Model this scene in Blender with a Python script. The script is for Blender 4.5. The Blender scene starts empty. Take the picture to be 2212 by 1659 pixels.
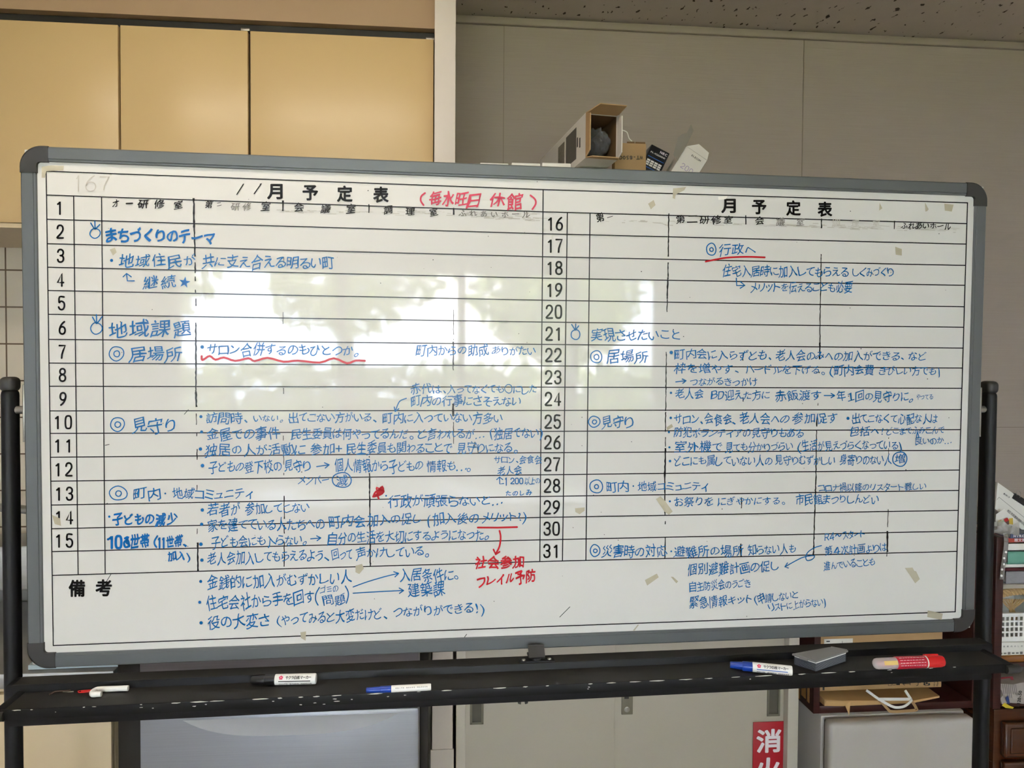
import bpy, bmesh, math, random
from mathutils import Vector, Matrix
R_ = math.radians
W, H, F = 2212, 1659, 1600.0
ZC = 1.48                                   # eye height
rnd = random.Random(5)
scn = bpy.context.scene
COL = scn.collection

# ------------------------------------------------------------------ camera
YAW, PITCH, ROLL = R_(5.13375883), R_(-1.49913528), R_(0.38234993)
def cam_axes(y, p, r):
    fwd = Vector((math.sin(y)*math.cos(p), math.cos(y)*math.cos(p), math.sin(p)))
    right = Vector((math.cos(y), -math.sin(y), 0)); up = right.cross(fwd)
    return right*math.cos(r)+up*math.sin(r), up*math.cos(r)-right*math.sin(r), fwd
CR, CU, CF = cam_axes(YAW, PITCH, ROLL)
EYE = Vector((0, 0, ZC))
cd = bpy.data.cameras.new('camera'); cam = bpy.data.objects.new('camera', cd); COL.objects.link(cam)
m3 = Matrix((CR, CU, -CF)).transposed()
cam.matrix_world = Matrix.Translation(EYE) @ m3.to_4x4()
cd.sensor_width = 36.0; cd.sensor_fit = 'HORIZONTAL'; cd.lens = F/W*36.0
cd.clip_start = 0.02; cd.clip_end = 200
scn.camera = cam

# ------------------------------------------------------------------ sky, sun, lamps, exposure
world = bpy.data.worlds.new('sky'); scn.world = world; world.use_nodes = True
wn = world.node_tree; wn.nodes.clear()
wo = wn.nodes.new('ShaderNodeOutputWorld'); wb = wn.nodes.new('ShaderNodeBackground')
tc = wn.nodes.new('ShaderNodeTexCoord'); nz = wn.nodes.new('ShaderNodeTexNoise')
nz.inputs['Scale'].default_value = 2.2; nz.inputs['Detail'].default_value = 5
rp = wn.nodes.new('ShaderNodeValToRGB')
rp.color_ramp.elements[0].position = .42; rp.color_ramp.elements[0].color = (.66, .78, 1, 1)
rp.color_ramp.elements[1].position = .6; rp.color_ramp.elements[1].color = (1, .975, 1, 1)
wn.links.new(tc.outputs['Generated'], nz.inputs['Vector']); wn.links.new(nz.outputs['Fac'], rp.inputs['Fac'])
wn.links.new(rp.outputs['Color'], wb.inputs['Color']); wn.links.new(wb.outputs[0], wo.inputs[0])
wb.inputs['Strength'].default_value = 7.5
sd = bpy.data.lights.new('sun', 'SUN'); sd.energy = 9; sd.angle = R_(2); sd.color = (1, .95, .86)
so = bpy.data.objects.new('sun', sd); COL.objects.link(so); so.location = (0, 6, 12)
so.rotation_euler = (R_(-38), 0, R_(12))     # shines from over the roof onto the garden
# daylight portal in the window opening (only guides the sampling of the sky)
pd = bpy.data.lights.new('window_portal', 'AREA'); pd.shape = 'RECTANGLE'; pd.size = 3.7; pd.size_y = 1.25
pd.cycles.is_portal = True
po = bpy.data.objects.new('window_portal', pd); COL.objects.link(po)
po.location = (.15, -3.02, 1.55); po.rotation_euler = (R_(90), 0, 0)
scn.view_settings.view_transform = 'Standard'; scn.view_settings.look = 'None'
scn.view_settings.gamma = 1.0; scn.view_settings.exposure = 1.93; scn.view_settings.use_curve_mapping = False
scn.cycles.use_denoising = True
scn.cycles.diffuse_bounces = 5; scn.cycles.max_bounces = 12

# ------------------------------------------------------------------ pixel helpers
def ray(px, py): return (CF + CR*((px-W/2)/F) - CU*((py-H/2)/F))
def PX(px, py, Y):                            # photo pixel -> point on the plane at depth Y
    d = ray(px, py); return EYE + d*(Y/d.y)
def PZ(px, py, z):
    d = ray(px, py); return EYE + d*((z-ZC)/d.z)
def plane_pt(px, py, o, n):
    d = ray(px, py); return EYE + d*((o-EYE).dot(n)/d.dot(n))
# board frame: BX along, BZ up (slightly tilted), BN towards the viewer
BY, BT = R_(1.7731447), R_(0.55047279)
BC = Vector((0.17566467, 1.37264236, ZC-0.08459713)); BH = 0.90440645
BX = Vector((math.cos(BY), math.sin(BY), 0)); NH = Vector((-math.sin(BY), math.cos(BY), 0))
BZ = Vector((0, 0, 1))*math.cos(BT) - NH*math.sin(BT)
BN = BX.cross(BZ)
if BN.y > 0: BN = -BN
def B(u, w, n=0): return BC + BX*u + BZ*w + BN*n
SURF = -0.0045                                # writing surface sits a little behind the frame face
def BP(px, py, lift=0.0006): return plane_pt(px, py, BC+BN*(SURF+lift), BN)
def S(u, v, z): return Vector((BC.x, BC.y, 0)) + BX*u + NH*v + Vector((0, 0, z))
def SP(px, py, v): return plane_pt(px, py, BC+NH*v, NH)

# ------------------------------------------------------------------ materials
def lin(c):
    f = lambda v: v/12.92 if v <= .04045 else ((v+.055)/1.055)**2.4
    return tuple(f(x/255) for x in c)+(1,)
MATS = {}
def mat(name, rgb, rough=.5, metal=0, var=.06, scale=12, stretch=(1, 1, 1), bump=0, spec=.5, alpha=1, coat=0, trans=0):
    if name in MATS: return MATS[name]
    m = bpy.data.materials.new(name); m.use_nodes = True; nt = m.node_tree
    b = nt.nodes['Principled BSDF']
    b.inputs['Roughness'].default_value = rough; b.inputs['Metallic'].default_value = metal
    b.inputs['Specular IOR Level'].default_value = spec; b.inputs['Alpha'].default_value = alpha
    b.inputs['Coat Weight'].default_value = coat; b.inputs['Transmission Weight'].default_value = trans
    t = nt.nodes.new('ShaderNodeTexCoord'); mp = nt.nodes.new('ShaderNodeMapping'); mp.inputs['Scale'].default_value = stretch
    n = nt.nodes.new('ShaderNodeTexNoise'); n.inputs['Scale'].default_value = scale; n.inputs['Detail'].default_value = 4
    nt.links.new(t.outputs['Object'], mp.inputs['Vector']); nt.links.new(mp.outputs[0], n.inputs['Vector'])
    mx = nt.nodes.new('ShaderNodeMix'); mx.data_type = 'RGBA'
    c = lin(rgb)
    mx.inputs['A'].default_value = tuple(min(1, v*(1-var)) for v in c[:3])+(1,)
    mx.inputs['B'].default_value = tuple(min(1, v*(1+var)) for v in c[:3])+(1,)
    nt.links.new(n.outputs['Fac'], mx.inputs['Factor']); nt.links.new(mx.outputs['Result'], b.inputs['Base Color'])
    if bump:
        bp = nt.nodes.new('ShaderNodeBump'); bp.inputs['Strength'].default_value = bump; bp.inputs['Distance'].default_value = .002
        nt.links.new(n.outputs['Fac'], bp.inputs['Height']); nt.links.new(bp.outputs[0], b.inputs['Normal'])
    MATS[name] = m; m['mix'] = mx.name; return m

def ramp_over(m, src, pos, width, rgb, invert=False):
    """mix another colour over a material where a texture output passes a threshold"""
    nt = m.node_tree; b = nt.nodes['Principled BSDF']
    r = nt.nodes.new('ShaderNodeMapRange'); r.inputs['From Min'].default_value = pos; r.inputs['From Max'].default_value = pos+width
    nt.links.new(src, r.inputs['Value'])
    mx = nt.nodes.new('ShaderNodeMix'); mx.data_type = 'RGBA'
    old = b.inputs['Base Color'].links[0].from_socket
    nt.links.new(old, mx.inputs['B' if invert else 'A'])
    mx.inputs['A' if invert else 'B'].default_value = lin(rgb)
    nt.links.new(r.outputs['Result'], mx.inputs['Factor']); nt.links.new(mx.outputs['Result'], b.inputs['Base Color'])

def tex(m, kind, scale, stretch=(1, 1, 1), **kw):
    nt = m.node_tree; t = nt.nodes.new('ShaderNodeTexCoord'); mp = nt.nodes.new('ShaderNodeMapping')
    mp.inputs['Scale'].default_value = stretch; nt.links.new(t.outputs['Object'], mp.inputs['Vector'])
    n = nt.nodes.new(kind); n.inputs['Scale'].default_value = scale
    for k, v in kw.items(): n.inputs[k].default_value = v
    nt.links.new(mp.outputs[0], n.inputs['Vector']); return n

M_wall = mat('grained_wallpaper', (160, 147, 136), .85, var=.07, scale=6, stretch=(1.2, 1, 60), bump=.25)
M_wall_rear = mat('plain_wall', (212, 207, 204), .85)
M_white_wall = mat('white_partition', (204, 193, 184), .6, var=.03)
M_ceiling = mat('acoustic_ceiling', (178, 166, 154), .95, var=.05, scale=20)
_v = tex(M_ceiling, 'ShaderNodeTexNoise', 55, (1, .55, 1), Detail=3)
ramp_over(M_ceiling, _v.outputs['Fac'], .655, .02, (62, 52, 42))
M_floor = mat('vinyl_floor', (172, 162, 154), .12, var=.12, scale=5)
M_tile = mat('glazed_tile', (200, 190, 174), .18, var=.03)
_b = tex(M_tile, 'ShaderNodeTexBrick', 1.0); _b.offset = 0.0
_b.inputs['Brick Width'].default_value = .108; _b.inputs['Row Height'].default_value = .108; _b.inputs['Mortar Size'].default_value = .0022
_b.inputs['Mortar Smooth'].default_value = 0
_mp = _b.inputs['Vector'].links[0].from_node; _mp.inputs['Rotation'].default_value = (R_(90), 0, 0)
_mp.inputs['Location'].default_value = (1.284, -1.817+.108*8, 0)
ramp_over(M_tile, _b.outputs['Fac'], .3, .4, (96, 80, 64))
M_door = mat('cream_laminate', (200, 171, 124), .32, var=.02, scale=2)
M_cream = mat('cream_cabinet', (206, 186, 154), .4, var=.02, scale=2)
M_soffit = mat('tan_soffit_panel', (166, 137, 107), .6, var=.03)
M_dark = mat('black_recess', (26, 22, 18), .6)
M_steel = mat('brushed_stainless', (160, 159, 158), .5, .85, var=.08, scale=30, stretch=(1, 1, 30))
M_fridge = mat('silver_fridge_panel', (140, 141, 148), .36, .25, var=.1, scale=10, stretch=(.6, 1, 60))
M_fridge_dark = mat('fridge_gap_grey', (60, 58, 56), .5)
M_gcab = mat('putty_steel', (182, 173, 158), .42, var=.02, scale=3)
M_gcab_trim = mat('putty_steel_trim', (194, 186, 174), .42, var=.02)
M_pull = mat('moulded_pull', (118, 112, 96), .45)
M_pull_dark = mat('pull_recess', (82, 78, 66), .5)
M_red = mat('red_sign', (176, 22, 38), .4, var=.02)
M_white = mat('white_plastic', (232, 230, 226), .35, var=.02)
M_white_ink = mat('white_lettering', (236, 226, 232), .5, var=.01)
M_wood = mat('dark_rosewood_veneer', (58, 28, 24), .35, var=.5, scale=9, stretch=(2, 2, 26))
M_woodh = mat('dark_rosewood_edge', (62, 30, 26), .35, var=.5, scale=9, stretch=(2, 2, 60))
M_chip = mat('raw_chipboard', (176, 128, 78), .9, var=.25, scale=60)
M_chest = mat('glossy_brown_wood', (70, 36, 16), .15, var=.35, scale=6, stretch=(2, 2, 20), coat=.5)
M_amber = mat('amber_lacquer', (134, 84, 38), .2, var=.2, scale=6, stretch=(2, 2, 18), coat=.4)
M_appl = mat('ivory_appliance', (192, 185, 180), .4, var=.02, scale=3)
M_kraft = mat('kraft_board', (178, 144, 101), .8, var=.06, scale=14)
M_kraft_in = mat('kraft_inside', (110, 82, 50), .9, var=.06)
M_bag = mat('kraft_paper_bag', (206, 166, 112), .8, var=.07, scale=20, bump=.3)
M_box_white = mat('white_carton', (216, 210, 202), .6, var=.03)
M_box_grey = mat('grey_carton_print', (96, 92, 86), .6)
M_box_black = mat('black_carton', (24, 24, 28), .35)
M_blue_print = mat('blue_print', (30, 90, 170), .4)
M_purple_ink = mat('lilac_print', (150, 130, 178), .5)
M_black_ink = mat('black_print', (22, 20, 22), .45)
M_frame = mat('grey_anodised_rail', (100, 104, 105), .38, .35, var=.03, scale=30, stretch=(.3, 1, 1))
M_cap = mat('charcoal_plastic', (48, 47, 46), .5, var=.05)
M_black = mat('black_enamel', (18, 18, 21), .5, var=.1, spec=.3)
M_tray = mat('worn_black_tray', (40, 38, 36), .55, spec=.3, var=.45, scale=9)
M_lip = mat('chipped_black_edge', (14, 13, 14), .55, spec=.25)
M_paintchip = mat('bare_metal_chip', (196, 194, 184), .5)
M_felt = mat('dark_felt', (62, 64, 72), .95, var=.2, scale=200)
M_felt2 = mat('pale_felt', (176, 178, 186), .95, var=.1, scale=200)
M_grey = mat('grey_plastic', (122, 120, 118), .45, var=.03)
M_blue = mat('blue_plastic', (22, 62, 160), .3)
M_redp = mat('red_plastic', (205, 32, 34), .3)
M_pinkp = mat('crimson_sleeve', (186, 28, 52), .3)
M_clear = mat('clear_plastic', (240, 236, 236), .12, alpha=.42)
M_film = mat('clear_film', (236, 232, 226), .2, alpha=.3)
M_yellow = mat('yellow_label', (228, 196, 120), .5)
M_metal = mat('dull_steel', (150, 146, 138), .35, .8)
M_rust = mat('rusty_wire', (72, 52, 42), .7)
M_rope = mat('straw_rope', (190, 158, 110), .9, var=.25, scale=80, bump=.6)
M_paper = mat('white_paper', (228, 224, 216), .8, var=.02)
M_teal = mat('teal_cover', (108, 166, 146), .5)
M_slate = mat('slate_cover', (74, 84, 110), .5)
M_brick = mat('brick_red_cover', (178, 68, 54), .5)
M_maroon = mat('maroon_cover', (92, 30, 36), .5)
M_news = mat('flyer_paper', (176, 166, 160), .8, var=.15, scale=30)
M_leaf = mat('garden_leaf', (150, 164, 104), .7, var=.4, scale=3)
M_bark = mat('tree_bark', (92, 76, 58), .9, var=.3)
M_grass = mat('lawn', (132, 144, 88), .95, var=.25, scale=2)
M_pave = mat('pale_paving', (214, 210, 200), .9, var=.08)
M_alu = mat('window_aluminium', (150, 146, 138), .4, .3)
M_glass = mat('window_glass', (255, 255, 255), .0, var=0, trans=1); M_glass.node_tree.nodes['Principled BSDF'].inputs['IOR'].default_value = 1.01
M_lamp = bpy.data.materials.new('lamp_diffuser'); M_lamp.use_nodes = True
M_lamp.node_tree.nodes['Principled BSDF'].inputs['Emission Color'].default_value = (1, .88, .74, 1)
M_lamp.node_tree.nodes['Principled BSDF'].inputs['Emission Strength'].default_value = 4
# whiteboard enamel: glossy, faintly wavy, with wiped-ink smears
M_board = mat('whiteboard_enamel', (208, 206, 202), .035, var=.015, scale=4, spec=.3)
def _board():
    nt = M_board.node_tree; b = nt.nodes['Principled BSDF']
    w = tex(M_board, 'ShaderNodeTexNoise', 5, (1.2, 1, 5), Detail=3)
    bp = nt.nodes.new('ShaderNodeBump'); bp.inputs['Strength'].default_value = .03; bp.inputs['Distance'].default_value = .003
    nt.links.new(w.outputs['Fac'], bp.inputs['Height']); nt.links.new(bp.outputs[0], b.inputs['Normal'])
_board()
INK_ROUGH = .25
I_grid = mat('printed_black', (28, 26, 34), INK_ROUGH, spec=.25, var=0)
I_print = mat('printed_heading_black', (10, 10, 12), INK_ROUGH, spec=.25, var=0)
I_blue = mat('blue_marker_ink', (14, 97, 160), INK_ROUGH, spec=.25, var=.1, scale=60)
I_bluet = mat('broad_blue_marker_ink', (12, 98, 168), INK_ROUGH, spec=.25, var=.25, scale=90)
I_red = mat('red_marker_ink', (190, 28, 40), INK_ROUGH, spec=.25, var=.06, scale=60)
I_pink = mat('faded_red_ink', (200, 70, 92), INK_ROUGH, spec=.25, var=.15, scale=90)
I_black = mat('black_marker_ink', (30, 28, 30), INK_ROUGH, spec=.25, var=.3, scale=90)
I_grey = mat('faded_black_ink', (120, 116, 112), INK_ROUGH, spec=.25, var=.25, scale=120)
I_smear = mat('wiped_ink_smear', (176, 171, 162), .3, var=.15, scale=40, stretch=(1, 1, 6))
I_ghost = mat('ghost_marks', (186, 181, 172), .3, var=.1, scale=90)
M_tape = mat('old_tape', (206, 196, 168), .3, var=.12, scale=60, alpha=.6)

# ------------------------------------------------------------------ mesh builder
class MB:
    def __init__(s): s.v = []; s.f = []
    def add(s, vs, fs):
        o = len(s.v); s.v += [Vector(p) for p in vs]; s.f += [tuple(i+o for i in f) for f in fs]; return s
    def obox(s, c, ax, hs, bev=0, seg=2):
        ax = [Vector(a).normalized() for a in ax]; c = Vector(c)
        bm = bmesh.new(); bmesh.ops.create_cube(bm, size=2)
        for v in bm.verts: v.co = Vector((v.co.x*hs[0], v.co.y*hs[1], v.co.z*hs[2]))
        if bev: bmesh.ops.bevel(bm, geom=bm.edges[:], offset=min(bev, .99*min(hs)), segments=seg, profile=.5, affect='EDGES', clamp_overlap=True)
        bm.verts.index_update()
        s.add([c+ax[0]*v.co.x+ax[1]*v.co.y+ax[2]*v.co.z for v in bm.verts], [[v.index for v in f.verts] for f in bm.faces]); bm.free(); return s
    def box(s, x0, x1, y0, y1, z0, z1, bev=0, seg=2):
        return s.obox(((x0+x1)/2, (y0+y1)/2, (z0+z1)/2), ((1,0,0),(0,1,0),(0,0,1)), (abs(x1-x0)/2, abs(y1-y0)/2, abs(z1-z0)/2), bev, seg)
    def sbox(s, u0, u1, v0, v1, z0, z1, bev=0, seg=2):       # box in the stand's own axes
        return s.obox(S((u0+u1)/2, (v0+v1)/2, (z0+z1)/2), (BX, NH, (0,0,1)), ((u1-u0)/2, (v1-v0)/2, (z1-z0)/2), bev, seg)
    def prism(s, pts, d):                                     # polygon extruded by vector d
        pts = [Vector(p) for p in pts]; n = len(pts); d = Vector(d)
        return s.add(pts+[p+d for p in pts], [tuple(range(n-1, -1, -1)), tuple(range(n, 2*n))]+[(i, (i+1) % n, n+(i+1) % n, n+i) for i in range(n)])
    def sheet(s, pts): return s.add(pts, [tuple(range(len(pts)))])
    def lathe(s, p0, ax, prof, seg=24):                       # prof: (distance along axis, radius)
        p0 = Vector(p0); ax = Vector(ax).normalized(); a = ax.orthogonal().normalized(); b = ax.cross(a)
        vs = []; fs = []
        for t, r in prof:
            for k in range(seg):
                q = 2*math.pi*k/seg; vs.append(p0+ax*t+(a*math.cos(q)+b*math.sin(q))*r)
        for i in range(len(prof)-1):
            for k in range(seg): fs.append((i*seg+k, i*seg+(k+1) % seg, (i+1)*seg+(k+1) % seg, (i+1)*seg+k))
        fs.append(tuple(range(seg-1, -1, -1))); fs.append(tuple((len(prof)-1)*seg+k for k in range(seg)))
        return s.add(vs, fs)
    def tube(s, path, r, seg=12, sub=0, closed=False):
        P = [Vector(p) for p in path]
        if sub: P = smooth_path(P, sub, closed)
        n = len(P); vs = []; fs = []; prev = None
        for i, p in enumerate(P):
            if closed: t = P[(i+1) % n]-P[i-1]
            else: t = P[min(i+1, n-1)]-P[max(i-1, 0)]
            t.normalize()
            a = (prev-t*prev.dot(t)).normalized() if prev else t.orthogonal().normalized()
            prev = a; b = t.cross(a); rr = r(i/(n-1)) if callable(r) else r
            for k in range(seg):
                q = 2*math.pi*k/seg; vs.append(p+(a*math.cos(q)+b*math.sin(q))*rr)
        m = n if closed else n-1
        for i in range(m):
            j = (i+1) % n
            for k in range(seg): fs.append((i*seg+k, i*seg+(k+1) % seg, j*seg+(k+1) % seg, j*seg+k))
        if not closed: fs.append(tuple(range(seg-1, -1, -1))); fs.append(tuple((n-1)*seg+k for k in range(seg)))
        return s.add(vs, fs)
    def strip(s, path, wv, th):                               # flat strap along a path; wv = width vector, th = thickness vector
        P = [Vector(p) for p in path]; wv = Vector(wv); th = Vector(th); vs = []; fs = []
        for p in P: vs += [p-wv, p+wv, p+wv+th, p-wv+th]
        for i in range(len(P)-1):
            for k in range(4): fs.append((i*4+k, i*4+(k+1) % 4, i*4+4+(k+1) % 4, i*4+4+k))
        fs += [(0, 3, 2, 1), tuple(4*(len(P)-1)+k for k in range(4))]
        return s.add(vs, fs)
    def build(s, name, m, parent=None, smooth=None, sharp=40):
        me = bpy.data.meshes.new(name)
        inv = None
        if parent is not None:
            inv = wm(parent).inverted()
        me.from_pydata([tuple(inv @ p) if inv else tuple(p) for p in s.v], [], s.f)
        if smooth != 'ink':
            bm = bmesh.new(); bm.from_mesh(me); bmesh.ops.recalc_face_normals(bm, faces=bm.faces[:]); bm.to_mesh(me); bm.free()
            me.polygons.foreach_set('use_smooth', [True]*len(me.polygons)); me.set_sharp_from_angle(angle=R_(sharp))
        me.materials.append(m); me.update()
        o = bpy.data.objects.new(name, me); COL.objects.link(o)
        if parent is not None: o.parent = parent
        return o
def wm(o):
    m = Matrix.Translation(o.location) @ o.rotation_euler.to_matrix().to_4x4()
    return (wm(o.parent) @ m) if o.parent else m
def smooth_path(P, sub, closed=False):
    out = []; n = len(P); rng = range(n if closed else n-1)
    g = (lambda i: P[i % n]) if closed else (lambda i: P[max(0, min(n-1, i))])
    for i in rng:
        a, b, c, d = g(i-1), g(i), g(i+1), g(i+2)
        for k in range(sub):
            t = k/sub
            out.append(.5*((2*b)+(c-a)*t+(2*a-5*b+4*c-d)*t*t+(3*b-a-3*c+d)*t**3))
    if not closed: out.append(P[-1].copy())
    return out
def thing(name, label, cat, loc, rz=0, group=None):
    o = bpy.data.objects.new(name, None); COL.objects.link(o); o.location = loc; o.rotation_euler = (0, 0, rz)
    o.empty_display_size = .05
    o['label'] = label; o['category'] = cat
    if group: o['group'] = group
    return o
def tag(o, label, cat, group=None):
    o['label'] = label; o['category'] = cat
    if group: o['group'] = group
    return o
def struct(o, label=None):
    o['kind'] = 'structure'
    if label: o['label'] = label
    return o

# ------------------------------------------------------------------ lettering
_cu = bpy.data.curves.new('type', 'FONT'); _cu.resolution_u = 3
_to = bpy.data.objects.new('type', _cu); COL.objects.link(_to)
_G = {}
def glyph(ch, off):
    k = (ch, off)
    if k not in _G and off:
        bv, bf = glyph(ch, 0); vs, fs = list(bv), list(bf); n = len(bv); cnt = 6 if off < .03 else 10
        for i in range(cnt):                     # a round pen: the letter laid around itself
            a = 2*math.pi*i/cnt+.2; o = len(vs)
            vs += [(x+off*math.cos(a), y+off*math.sin(a)) for x, y in bv]; fs += [tuple(j+o for j in f) for f in bf]
        _G[k] = (vs, fs)
    if k not in _G:
        _cu.body = ch
        dg = bpy.context.evaluated_depsgraph_get(); dg.update()
        me = bpy.data.meshes.new_from_object(_to.evaluated_get(dg))
        vs = [(v.co.x, v.co.y) for v in me.vertices]; fs = [tuple(p.vertices) for p in me.polygons]
        bpy.data.meshes.remove(me); _G[k] = (vs, fs)
    return _G[k]
NARROW = set('、。・…!?()|1')
KANA = lambda c: 0x3040 <= ord(c) <= 0x30ff
def adv(c):
    if c == ' ': return .55
    if c in '、。': return .5
    if c in '()!?,': return .5
    if ord(c) < 128: return .6
    return .9 if KANA(c) else 1.0
def put_text(mb, s, mapf, x0, y0, x1, y1, h, off=.018, jit=1.0, shear=.0, seed=None, flat=False):
    """letters evenly along the line (x0,y0)-(x1,y1) in a 2D frame with y down; mapf turns 2D into 3D"""
    r = random.Random(seed if seed is not None else sum(map(ord, s)))
    tot = sum(adv(c) for c in s); a = 0
    L = math.hypot(x1-x0, y1-y0); ang = math.atan2(y1-y0, x1-x0)
    for c in s:
        w = adv(c); t = (a+w/2)/tot; a += w
        if c == ' ': continue
        cx = x0+(x1-x0)*t; cy = y0+(y1-y0)*t
        cell = L*w/tot
        vs, fs = glyph(c, off)
        if not vs: continue
        sc = h*1.08*(1+r.uniform(-.12, .1)*jit)*(.86 if KANA(c) and not flat else 1)
        gx0 = min(v[0] for v in vs); gx1 = max(v[0] for v in vs); gw = (gx1-gx0)*sc
        sx = sc*min(1.12, .93*cell/gw) if (gw > 0 and c not in '、。・…()!?,') else sc
        if c in '、。()!?,・…': ox = (gx0+gx1)/2
        else: ox = (gx0+gx1)/2
        rot = ang + R_(r.uniform(-6, 6))*jit
        ca, sa = math.cos(rot), math.sin(rot); dy = r.uniform(-.06, .06)*h*jit
        bend = r.uniform(-.3, .3)*jit; sh = shear+r.uniform(-.1, .12)*jit; rise = r.uniform(.06, .2)*jit
        pts = []; ncopy = 1 if not off else (7 if off < .03 else 11); per = len(vs)//ncopy
        for gi, (gx, gy) in enumerate(vs):
            X = (gx-ox); Y = gy-.38
            if jit: X, Y = X+.035*math.sin(7*Y+bend*20), Y+.03*math.sin(6*X+bend*30)
            X2 = X+sh*Y+bend*(Y*Y-.08)*.6; Y2 = Y+rise*X+bend*.5*(X*X-.08)
            X2 *= sx; Y2 *= sc
            p_ = mapf(cx+X2*ca+Y2*sa, cy+dy+X2*sa-Y2*ca)
            if gi >= per: p_ = p_+(EYE-p_).normalized()*(1e-5*(gi//per))
            pts.append(p_)
        mb.add(pts, fs)
def put_line(mb, pts, w, mapf, sub=0, closed=False, caps=True):
    """pen stroke of constant width through 2D points"""
    P = [Vector((p[0], p[1])) for p in pts]
    if sub: P = smooth_path(P, sub, closed)
    n = len(P); L = []; Rr = []
    for i in range(n):
        if closed: t = P[(i+1) % n]-P[i-1]
        else: t = P[min(i+1, n-1)]-P[max(i-1, 0)]
        if t.length < 1e-6: t = Vector((1, 0))
        t.normalize(); nn = Vector((-t.y, t.x)); ww = w(i/(max(1, n-1))) if callable(w) else w
        L.append(P[i]+nn*ww/2); Rr.append(P[i]-nn*ww/2)
    vs = [mapf(*p) for p in L]+[mapf(*p) for p in Rr]
    fs = [(i, (i+1) % n, n+(i+1) % n, n+i) for i in range(n if closed else n-1)]
    mb.add(vs, fs)
    if caps and not closed:
        w0 = w if not callable(w) else w(.5)
        for p in (P[0], P[-1]): put_dot(mb, p.x, p.y, w0/2, mapf, 8)
def put_dot(mb, x, y, r, mapf, seg=14, ry=None):
    ry = ry or r
    mb.add([mapf(x+r*math.cos(2*math.pi*k/seg), y+ry*math.sin(2*math.pi*k/seg)) for k in range(seg)], [tuple(range(seg))])
def put_ring(mb, x, y, rx, ry, w, mapf, wob=.05, seed=0):
    r = random.Random(seed+int(x)); p1 = r.uniform(0, 6)
    put_line(mb, [(x+rx*(1+wob*math.sin(2*a+p1))*math.cos(a), y+ry*(1+wob*math.sin(3*a+p1))*math.sin(a)) for a in [2*math.pi*k/20 for k in range(20)]], w, mapf, closed=True)
DIG = {
 '0': [[(0,.5),(.04,.2),(.2,.03),(.5,0),(.8,.03),(.96,.2),(1,.5),(.96,.8),(.8,.97),(.5,1),(.2,.97),(.04,.8)]],
 '1': [[(.25,.2),(.45,.14),(.62,0),(.62,1)]],
 '2': [[(.02,.24),(.1,.08),(.32,0),(.65,0),(.9,.1),(.98,.26),(.9,.44),(.5,.7),(.12,.88),(.02,1),(1,1)]],
 '3': [[(.04,.2),(.15,.06),(.4,0),(.7,.02),(.94,.14),(.94,.34),(.72,.46),(.4,.48),(.72,.5),(.97,.62),(.97,.84),(.75,.97),(.4,1),(.14,.94),(.02,.8)]],
 '4': [[(.72,1),(.72,0),(0,.72),(1,.72)]],
 '5': [[(.92,0),(.14,0),(.08,.46),(.3,.36),(.6,.36),(.9,.46),(1,.66),(.92,.86),(.66,1),(.34,1),(.1,.92),(0,.8)]],
 '6': [[(.86,.02),(.5,.16),(.16,.42),(.02,.7),(.14,.92),(.5,1),(.86,.92),(.98,.7),(.86,.5),(.5,.42),(.16,.5),(.04,.66)]],
 '7': [[(0,0),(1,0),(.66,.4),(.46,.7),(.4,1)]],
 '8': [[(.5,.46),(.16,.38),(.06,.22),(.18,.06),(.5,0),(.82,.06),(.94,.22),(.84,.38),(.5,.46),(.12,.56),(0,.75),(.14,.93),(.5,1),(.86,.93),(1,.75),(.88,.56),(.5,.46)]],
 '9': [[(.14,.98),(.5,.84),(.84,.58),(.98,.3),(.86,.08),(.5,0),(.14,.08),(.02,.3),(.14,.5),(.5,.58),(.84,.5),(.96,.34)]]}
def put_digit(mb, d, x, y, w, h, pen, mapf):
    for st in DIG[d]:
        put_line(mb, [(x-w/2+p[0]*w, y-h/2+p[1]*h) for p in st], pen, mapf, sub=3 if d not in '147' else 0, closed=(d == '0'))

# ------------------------------------------------------------------ the room shell
CEIL = 2.548; BACK = 2.30; XL, XR, YR = -2.9, 3.3, -3.05
PXL, PXR = PX(941, 400, 1.85).x-.004, PX(985, 400, 1.85).x-.002
struct(MB().box(XL, XR, YR, BACK+.1, -.1, 0).build('floor', M_floor))
struct(MB().box(XL-.1, XR+.1, YR-.1, BACK+.1, CEIL, CEIL+.12).build('ceiling', M_ceiling))
wb_ = MB().box(PXR-.02, XR, BACK, BACK+.1, 0, CEIL)
struct(wb_.build('wall_back', M_wall))
seam = MB()
for px in (1088, 1735):
    x = PX(px, 200, BACK).x; seam.box(x-.0012, x+.0012, BACK-.0015, BACK+.001, 0, CEIL)
z = PX(2180, 923, BACK).z; seam.box(PX(1735, 900, BACK).x, XR, BACK-.0015, BACK+.001, z-.0012, z+.0012)
struct(seam.build('trim_1', mat('wall_seam', (138, 126, 114), .9)))
struct(MB().box(PXR, XR, BACK-.014, BACK, CEIL-.028, CEIL-.006, .004).build('trim_2', mat('cornice_strip', (150, 138, 126), .7)))
struct(MB().box(XL, PXL+.02, BACK, BACK+.1, 0, CEIL).build('wall_tiled', M_tile))
struct(MB().box(PXL, PXR, 1.85, BACK, 0, CEIL, .002).build('wall_partition', M_white_wall))
struct(MB().box(PXL-.004, PXR+.003, 1.846, 1.85, 0, PX(950, 1620, 1.846).z).build('baseboard_partition', M_white_wall))
struct(MB().box(XL-.1, XL, YR, BACK, 0, CEIL).build('wall_left', M_wall_rear))
struct(MB().box(XR, XR+.1, YR, BACK, 0, CEIL).build('wall_right', M_wall_rear))
WX0, WX1, WZ0, WZ1 = -1.72, 2.0, .93, 2.14
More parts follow.
